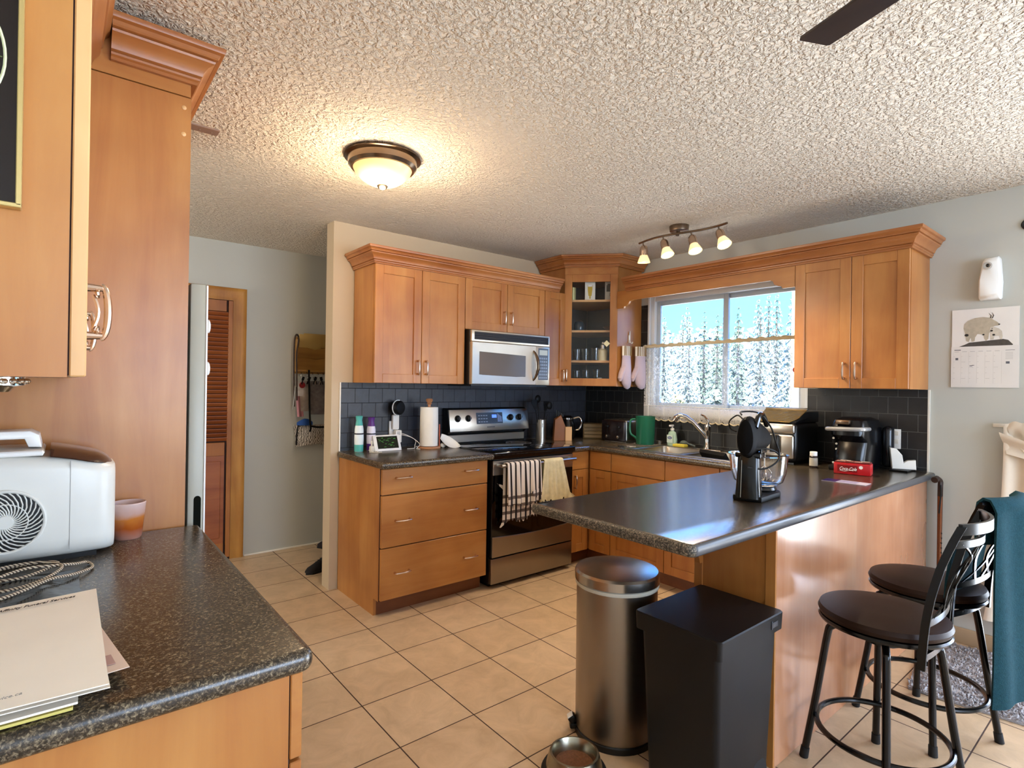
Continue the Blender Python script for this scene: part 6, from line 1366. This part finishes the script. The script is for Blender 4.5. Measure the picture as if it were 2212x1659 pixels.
for i, lb in enumerate(('bunch of dark keys at the left end of the key hooks', 'bunch of dark keys on the second key hook from the left', 'bunch of keys in the middle of the key hooks', 'bunch of keys with silver rings right of the black strap')):
    x = 1.535+0.05*i; k_ = thing('key_bunch', lb, 'keys', (x, 4.58, 1.36), 'keys on the organizer')
    part(MB().tube([(x+0.014*math.cos(a*math.pi/6), 4.575, 1.425+0.014*math.sin(a*math.pi/6)) for a in range(12)], 0.0018, 5, True), 'ring', STEEL, k_)
    for j in range(3):
        dx = random.uniform(-.016, .016); T = Matrix.Translation((x+dx*0.4, 4.574-0.004*j, 1.414)) @ Matrix.Rotation(dx*25, 4, 'Y')
        part(MB().box(-0.011, -0.0015, -0.03, 0.011, 0.0015, 0.0, 0.001, 1, T).box(-0.004, -0.001, -0.065, 0.004, 0.001, -0.03, 0, 1, T), 'key', STEEL if j == 1 else BLACKM, k_)
m = MB().tube(smooth([(1.505, 4.60, 1.74), (1.485, 4.59, 1.755), (1.470, 4.59, 1.70), (1.468, 4.59, 1.50), (1.472, 4.59, 1.30), (1.475, 4.59, 1.17)]), 0.007, 6).tube(smooth([(1.505, 4.60, 1.74), (1.50, 4.585, 1.70), (1.485, 4.58, 1.60), (1.49, 4.585, 1.45), (1.495, 4.585, 1.22)]), 0.006, 6)
solo(m, 'pet_leash', mat('speckled_leash', '#3a2a22', 0.6, noise=(60, 0.9)), 'speckled brown leash hanging at the left of the mail organizer', 'leash', (1.485, 4.59, 1.17))
solo(MB().cyl((1.478, 4.575, 1.33), (1.462, 4.575, 1.15), 0.006, 0.005, 8).sphere((1.479, 4.575, 1.335), 0.009, n=8), 'shoe_horn', STEEL, 'slim silver rod hanging left of the mail organizer', 'rod', (1.47, 4.575, 1.15))
def bag(u, v, x0, x1, z0, z1, y, bulge): return (x0+(x1-x0)*u, y-bulge*math.sin(math.pi*u)*math.sin(math.pi*min(1, 0.25+v*0.7)), z0+(z1-z0)*v)
c = thing('printed_bag', 'pale printed plastic bag with a red dot below the keys', 'bag', (1.56, 4.62, 1.16))
part(MB().grid(lambda u, v: bag(u, v, 1.515, 1.62, 1.13, 1.38, 4.64, 0.03), 10, 12, 0.004), 'bag', mat('plastic_print', '#a59a92', 0.5, noise=(26, 0.45)), c)
part(MB().lathe([(0, -0.002), (0.024, -0.002), (0.025, 0.002)], (1.547, 4.617, 1.345), 20, ax='y'), 'red_dot', mat('dark_red_dot', '#8a1a24', 0.5), c)
solo(MB().grid(lambda u, v: (1.495+0.05*u+0.015*(1-v), 4.615-0.012*math.sin(u*6), 1.085+0.17*v), 8, 8, 0.006), 'pink_cloth', mat('dusty_pink', '#b57f88', 0.8), 'dusty pink cloth hanging under the leash', 'cloth', (1.52, 4.61, 1.085))
solo(MB().grid(lambda u, v: bag(u, v, 1.62, 1.80, 1.10, 1.38, 4.645, 0.035), 10, 12, 0.004), 'floral_bag', mat('grey_floral', '#6a6362', 0.7, noise=(40, 0.6)), 'grey floral bag hanging beside the black strap', 'bag', (1.7, 4.63, 1.1))
c = thing('tote_bag', 'white swirl-patterned tote bag with a blue lining on the hall wall', 'tote bag', (1.62, 4.60, 0.84))
SW, n, l, b = new_mat('swirl_print')
tc = n.new('ShaderNodeTexCoord'); ns = node(n, 'ShaderNodeTexWave', Scale=24.0, Distortion=7.0, Detail=1.0); ns.inputs['Detail Scale'].default_value = 1.6; l.new(tc.outputs['Object'], ns.inputs[0])
rp = ramp(n, [(0.35, '#5a524c'), (0.5, '#cfc8be')]); l.new(ns.outputs['Fac'], rp.inputs['Fac']); l.new(rp.outputs['Color'], b.inputs['Base Color']); b.inputs['Roughness'].default_value = 0.8
part(MB().grid(lambda u, v: (1.488+0.29*u+0.012*(1-v), 4.60-0.04*math.sin(math.pi*u)*math.sin(math.pi*(0.2+0.7*v))+0.02, 0.848+0.17*v-0.015*math.cos(math.pi*2*u)*(1-v)*0.5), 16, 12, 0.05), 'pocket', SW, c)
part(MB().grid(lambda u, v: (1.503+0.13*u, 4.605-0.025*math.sin(math.pi*u), 1.015+0.055*v*math.sin(math.pi*(0.15+0.7*u))), 10, 5, 0.02), 'blue_lining', mat('royal_blue', '#1f4f9a', 0.6), c)
part(MB().tube(smooth([(1.585, 4.575, 1.47), (1.588, 4.565, 1.25), (1.595, 4.56, 1.06), (1.60, 4.555, 1.0), (1.59, 4.55, 0.965)]), 0.013, 8, flat=0.4).tube([(1.50, 4.56, 1.02), (1.49, 4.555, 0.95), (1.487, 4.555, 0.86)], 0.006, 6).tube(smooth([(1.60, 4.55, 1.01), (1.66, 4.545, 1.0), (1.75, 4.56, 1.0)]), 0.009, 6), 'strap', BLACKM, c)
def shoe(label, x, y, rz, m_):
    c = thing('shoe', label, 'shoe', (x, y, 0), 'shoes in the hallway', rz=rz, local=True)
    part(MB().loft([[(xx, w_*math.cos(a)*0.9, 0.014+max(0, h*math.sin(a))) for a in [2*math.pi*i/18 for i in range(18)]] for xx, w_, h in ((-0.13, 0.02, 0.04), (-0.115, 0.034, 0.085), (-0.06, 0.036, 0.09), (0.0, 0.036, 0.075), (0.06, 0.043, 0.05), (0.11, 0.038, 0.035), (0.135, 0.018, 0.02))]), 'upper', m_, c)
    part(MB().prism([(-0.135, -0.025), (-0.1, -0.036), (0.05, -0.044), (0.11, -0.036), (0.14, 0.0), (0.11, 0.036), (0.05, 0.044), (-0.1, 0.036), (-0.135, 0.025)], 0.0, 0.018, 0.003, 1), 'sole', RUBBER, c)
    for i in range(3): part(MB().tube([(0.0+0.02*i, -0.02, 0.084-0.009*i), (0.012+0.02*i, 0, 0.09-0.009*i), (0.0+0.02*i, 0.02, 0.084-0.009*i)], 0.0022, 5), 'lace', BLACKM, c)
shoe('black shoe just behind the end of the wall', 1.50, 4.0, R(200), mat('black_suede', '#141214', 0.8))
shoe('dark brown shoe deeper in the hallway', 1.80, 4.52, R(170), mat('dark_brown_suede', '#241a1c', 0.8))

# ================================================================ OUTSIDE THE WINDOW
GZ = -0.55
m = MB().box(3.99, -30, GZ-0.2, 70, 60, GZ)
struct(m, 'ground', mat('frosted_grass', '#cfd2c2', 0.95, noise=(0.6, 0.25)))
random.seed(21)
def conifer_mesh(seed, H, rad, name, m_):
    random.seed(seed); b = MB(); bm = b.bm
    nl = 26
    for i in range(nl):
        t_ = i/(nl-1); z = 0.35+(H-0.4)*t_; r = rad*(1-t_)**0.9+0.05; k = int(9+9*(1-t_))
        for j in range(k):
            a = 2*math.pi*(j+random.random()*0.8)/k; L = r*random.uniform(0.7, 1.1); dr = 0.30*L+random.uniform(-.05, .08)
            ca, sa = math.cos(a), math.sin(a)
            for q in range(5):
                f0 = 0.15+0.17*q; w_ = 0.10*r**0.5*(1.15-0.18*q)+0.02; f1 = f0+0.26
                for s_ in (-1, 1):
                    p0 = V((ca*L*f0, sa*L*f0, z-dr*f0*f0)); p1 = V((ca*L*f1-sa*w_*s_, sa*L*f1+ca*w_*s_, z-dr*f1*f1-random.uniform(0.0, 0.09))); p2 = V((ca*L*(f1+0.06), sa*L*(f1+0.06), z-dr*f1*f1+0.03))
                    bm.faces.new([bm.verts.new(p) for p in (p0, p1, p2)])
    return b.mesh(name, m_)
FR1 = mat('frosted_needles', '#7d8d84', 0.9, noise=(2.5, 0.35)); FR2 = mat('green_needles', '#566a5c', 0.9, noise=(2.5, 0.35)); FR3 = mat('yellow_leaves', '#b0a35c', 0.9, noise=(3, 0.3))
BARK = mat('grey_bark', '#6d6258', 0.9)
protos = []
for s_, H, rad, m_ in ((1, 6.0, 0.74, FR1), (2, 6.6, 0.76, FR2), (3, 5.2, 0.60, FR1)): protos.append((conifer_mesh(s_, H, rad, 'crown', m_), H))
random.seed(4)
spots = []
rows = ((14.5, (37.6, 33.0, 28.5, 23.8), (3.5, 3.7, 3.9, 4.2)), (17.5, (39.4, 35.4, 30.4, 26.6, 21.7), (4.4, 3.9, 4.1, 4.3, 5.0)), (20.5, (37.2, 33.6, 28.6, 25.2, 20.3), (4.6, 4.5, 4.4, 5.1, 5.6)), (23.5, (38.8, 35.4, 31.6, 26.8, 23.0), (5.1, 4.8, 5.0, 5.4, 6.0)), (26.5, (36.8, 33.2, 29.8, 25.9, 20.5), (5.4, 5.6, 5.3, 6.0, 6.8)))
for d, bs, hs in rows:
    for q, (brg, h) in enumerate(zip(bs, hs)): spots.append((d*math.cos(R(brg)), d*math.sin(R(brg)), h, (q+int(d)) % 3))
for i, (x, y, h, k) in enumerate(spots):
    me_, H = protos[k]; s_ = h/H
    c = thing('conifer', 'pale sunlit conifer in the tree line beyond the window', 'tree', (x, y, GZ), 'conifers beyond the window', rz=i*1.3, local=True)
    o = bpy.data.objects.new('crown', me_); COL.objects.link(o); o.parent = c; OFF[o.name] = V((0, 0, 0))
    part(MB().cyl((0, 0, 0), (0, 0, H*0.92), 0.11, 0.02, 7), 'trunk', BARK, c)
    c.scale = (s_, s_, s_)
# low leafy bushes
def bush(label, x, y, r, h, m_):
    b = MB(); bm = b.bm
    for i in range(900):
        a = random.uniform(0, 6.28); e = math.acos(random.uniform(0, 1)); q = random.uniform(0.7, 1.05)
        p = V((x+r*q*math.sin(e)*math.cos(a), y+r*q*math.sin(e)*math.sin(a), GZ+h*(0.08+0.92*q*math.cos(e)))); s_ = random.uniform(0.05, 0.13)
        d1 = V((random.uniform(-1, 1), random.uniform(-1, 1), random.uniform(-1, 1))).normalized(); d2 = d1.orthogonal().normalized()
        bm.faces.new([bm.verts.new(v_) for v_ in (p+d1*s_, p+d2*s_*0.6, p-d1*s_, p-d2*s_*0.6)])
    b.cyl((x, y, GZ), (x, y, GZ+h*0.5), 0.06, 0.03, 6)
    solo(b, 'leafy_bush', m_, label, 'bush', (x, y, GZ), 'bushes beyond the window')
for brg, d, r, h, m_, lb in ((36.6, 12.4, 0.32, 2.0, FR3, 'yellowish bush at the left of the window view'), (34.0, 13.2, 0.32, 1.7, FR3, 'yellowish bush behind the white shed'), (30.4, 12.6, 0.32, 1.8, FR2, 'green bush left of the window mullion'), (26.4, 12.4, 0.32, 1.9, FR1, 'pale bush right of the window mullion'), (23.0, 12.0, 0.32, 2.1, FR2, 'green bush behind the wooden pole')):
    bush(lb, d*math.cos(R(brg)), d*math.sin(R(brg)), r, h, m_)
c = thing('wooden_pole', 'tall weathered wooden pole seen through the right window pane', 'pole', (8.3, 3.62, GZ))
part(MB().cyl((8.3, 3.62, GZ), (8.3, 3.62, 3.0), 0.085, 0.065, 12), 'pole', W_POLE, c)
part(MB().cyl((8.2, 3.62, 0.6), (8.17, 3.60, 2.0), 0.012, n=6), 'cable', GREYINK, c)
c = thing('garden_shed', 'small white shed in the yard seen through the left pane', 'shed', (9.5, 6.1, GZ))
part(MB().box(9.3, 5.93, GZ, 9.8, 6.27, GZ+1.45), 'wall', mat('shed_white', '#c2c6c8', 0.6), c)
part(MB().prism([(5.88, 1.45), (6.32, 1.45), (6.1, 1.62)], 9.26, 9.84, 0, 1, Matrix(((0, 0, 1, 0), (1, 0, 0, 0), (0, 1, 0, GZ), (0, 0, 0, 1)))), 'roof', mat('pale_roof', '#c8c8c4', 0.7), c)
part(MB().box(9.285, 6.0, GZ+0.05, 9.30, 6.2, GZ+1.2), 'door', mat('shed_door', '#b5b9bb', 0.6), c)
c = thing('yard_fence', 'low white rail fence at the end of the yard', 'fence', (11.7, 5.0, GZ))
for y in [2.2+0.9*i for i in range(6)]: part(MB().box(11.65, y-0.05, GZ, 11.75, y+0.05, GZ+1.0), 'post', WHITE, c)
part(MB().box(11.68, 2.1, GZ+0.45, 11.72, 6.8, GZ+0.57).box(11.68, 2.1, GZ+0.82, 11.72, 6.8, GZ+0.94), 'rail', WHITE, c)

# dense pale forest behind the nearer trees
random.seed(31)
b = MB(); bm = b.bm
for i in range(13000):
    x = random.uniform(32, 36); y = random.uniform(9, 29); top = 4.3+0.8*math.sin(y*1.9)+0.6*math.sin(y*4.3)+ (36-x)*-0.1
    z = GZ+random.random()**0.8*(top-GZ); s_ = random.uniform(0.12, 0.30)
    d1 = V((random.uniform(-1, 1), random.uniform(-1, 1), random.uniform(-0.6, 0.6))).normalized(); d2 = V((0, 0, 1)).cross(d1).normalized() if abs(d1.z) < 0.9 else V((1, 0, 0)); d3 = d1.cross(d2)
    p = V((x, y, z)); bm.faces.new([bm.verts.new(v_) for v_ in (p+d1*s_, p+d3*s_*0.7, p-d1*s_, p-d3*s_*0.5)])
solo(b, 'distant_forest', mat('hazy_needles', '#6f8078', 0.9, noise=(1.2, 0.4)), 'dense pale forest filling the view behind the nearer conifers', 'forest', (34, 19, GZ), kind='stuff')
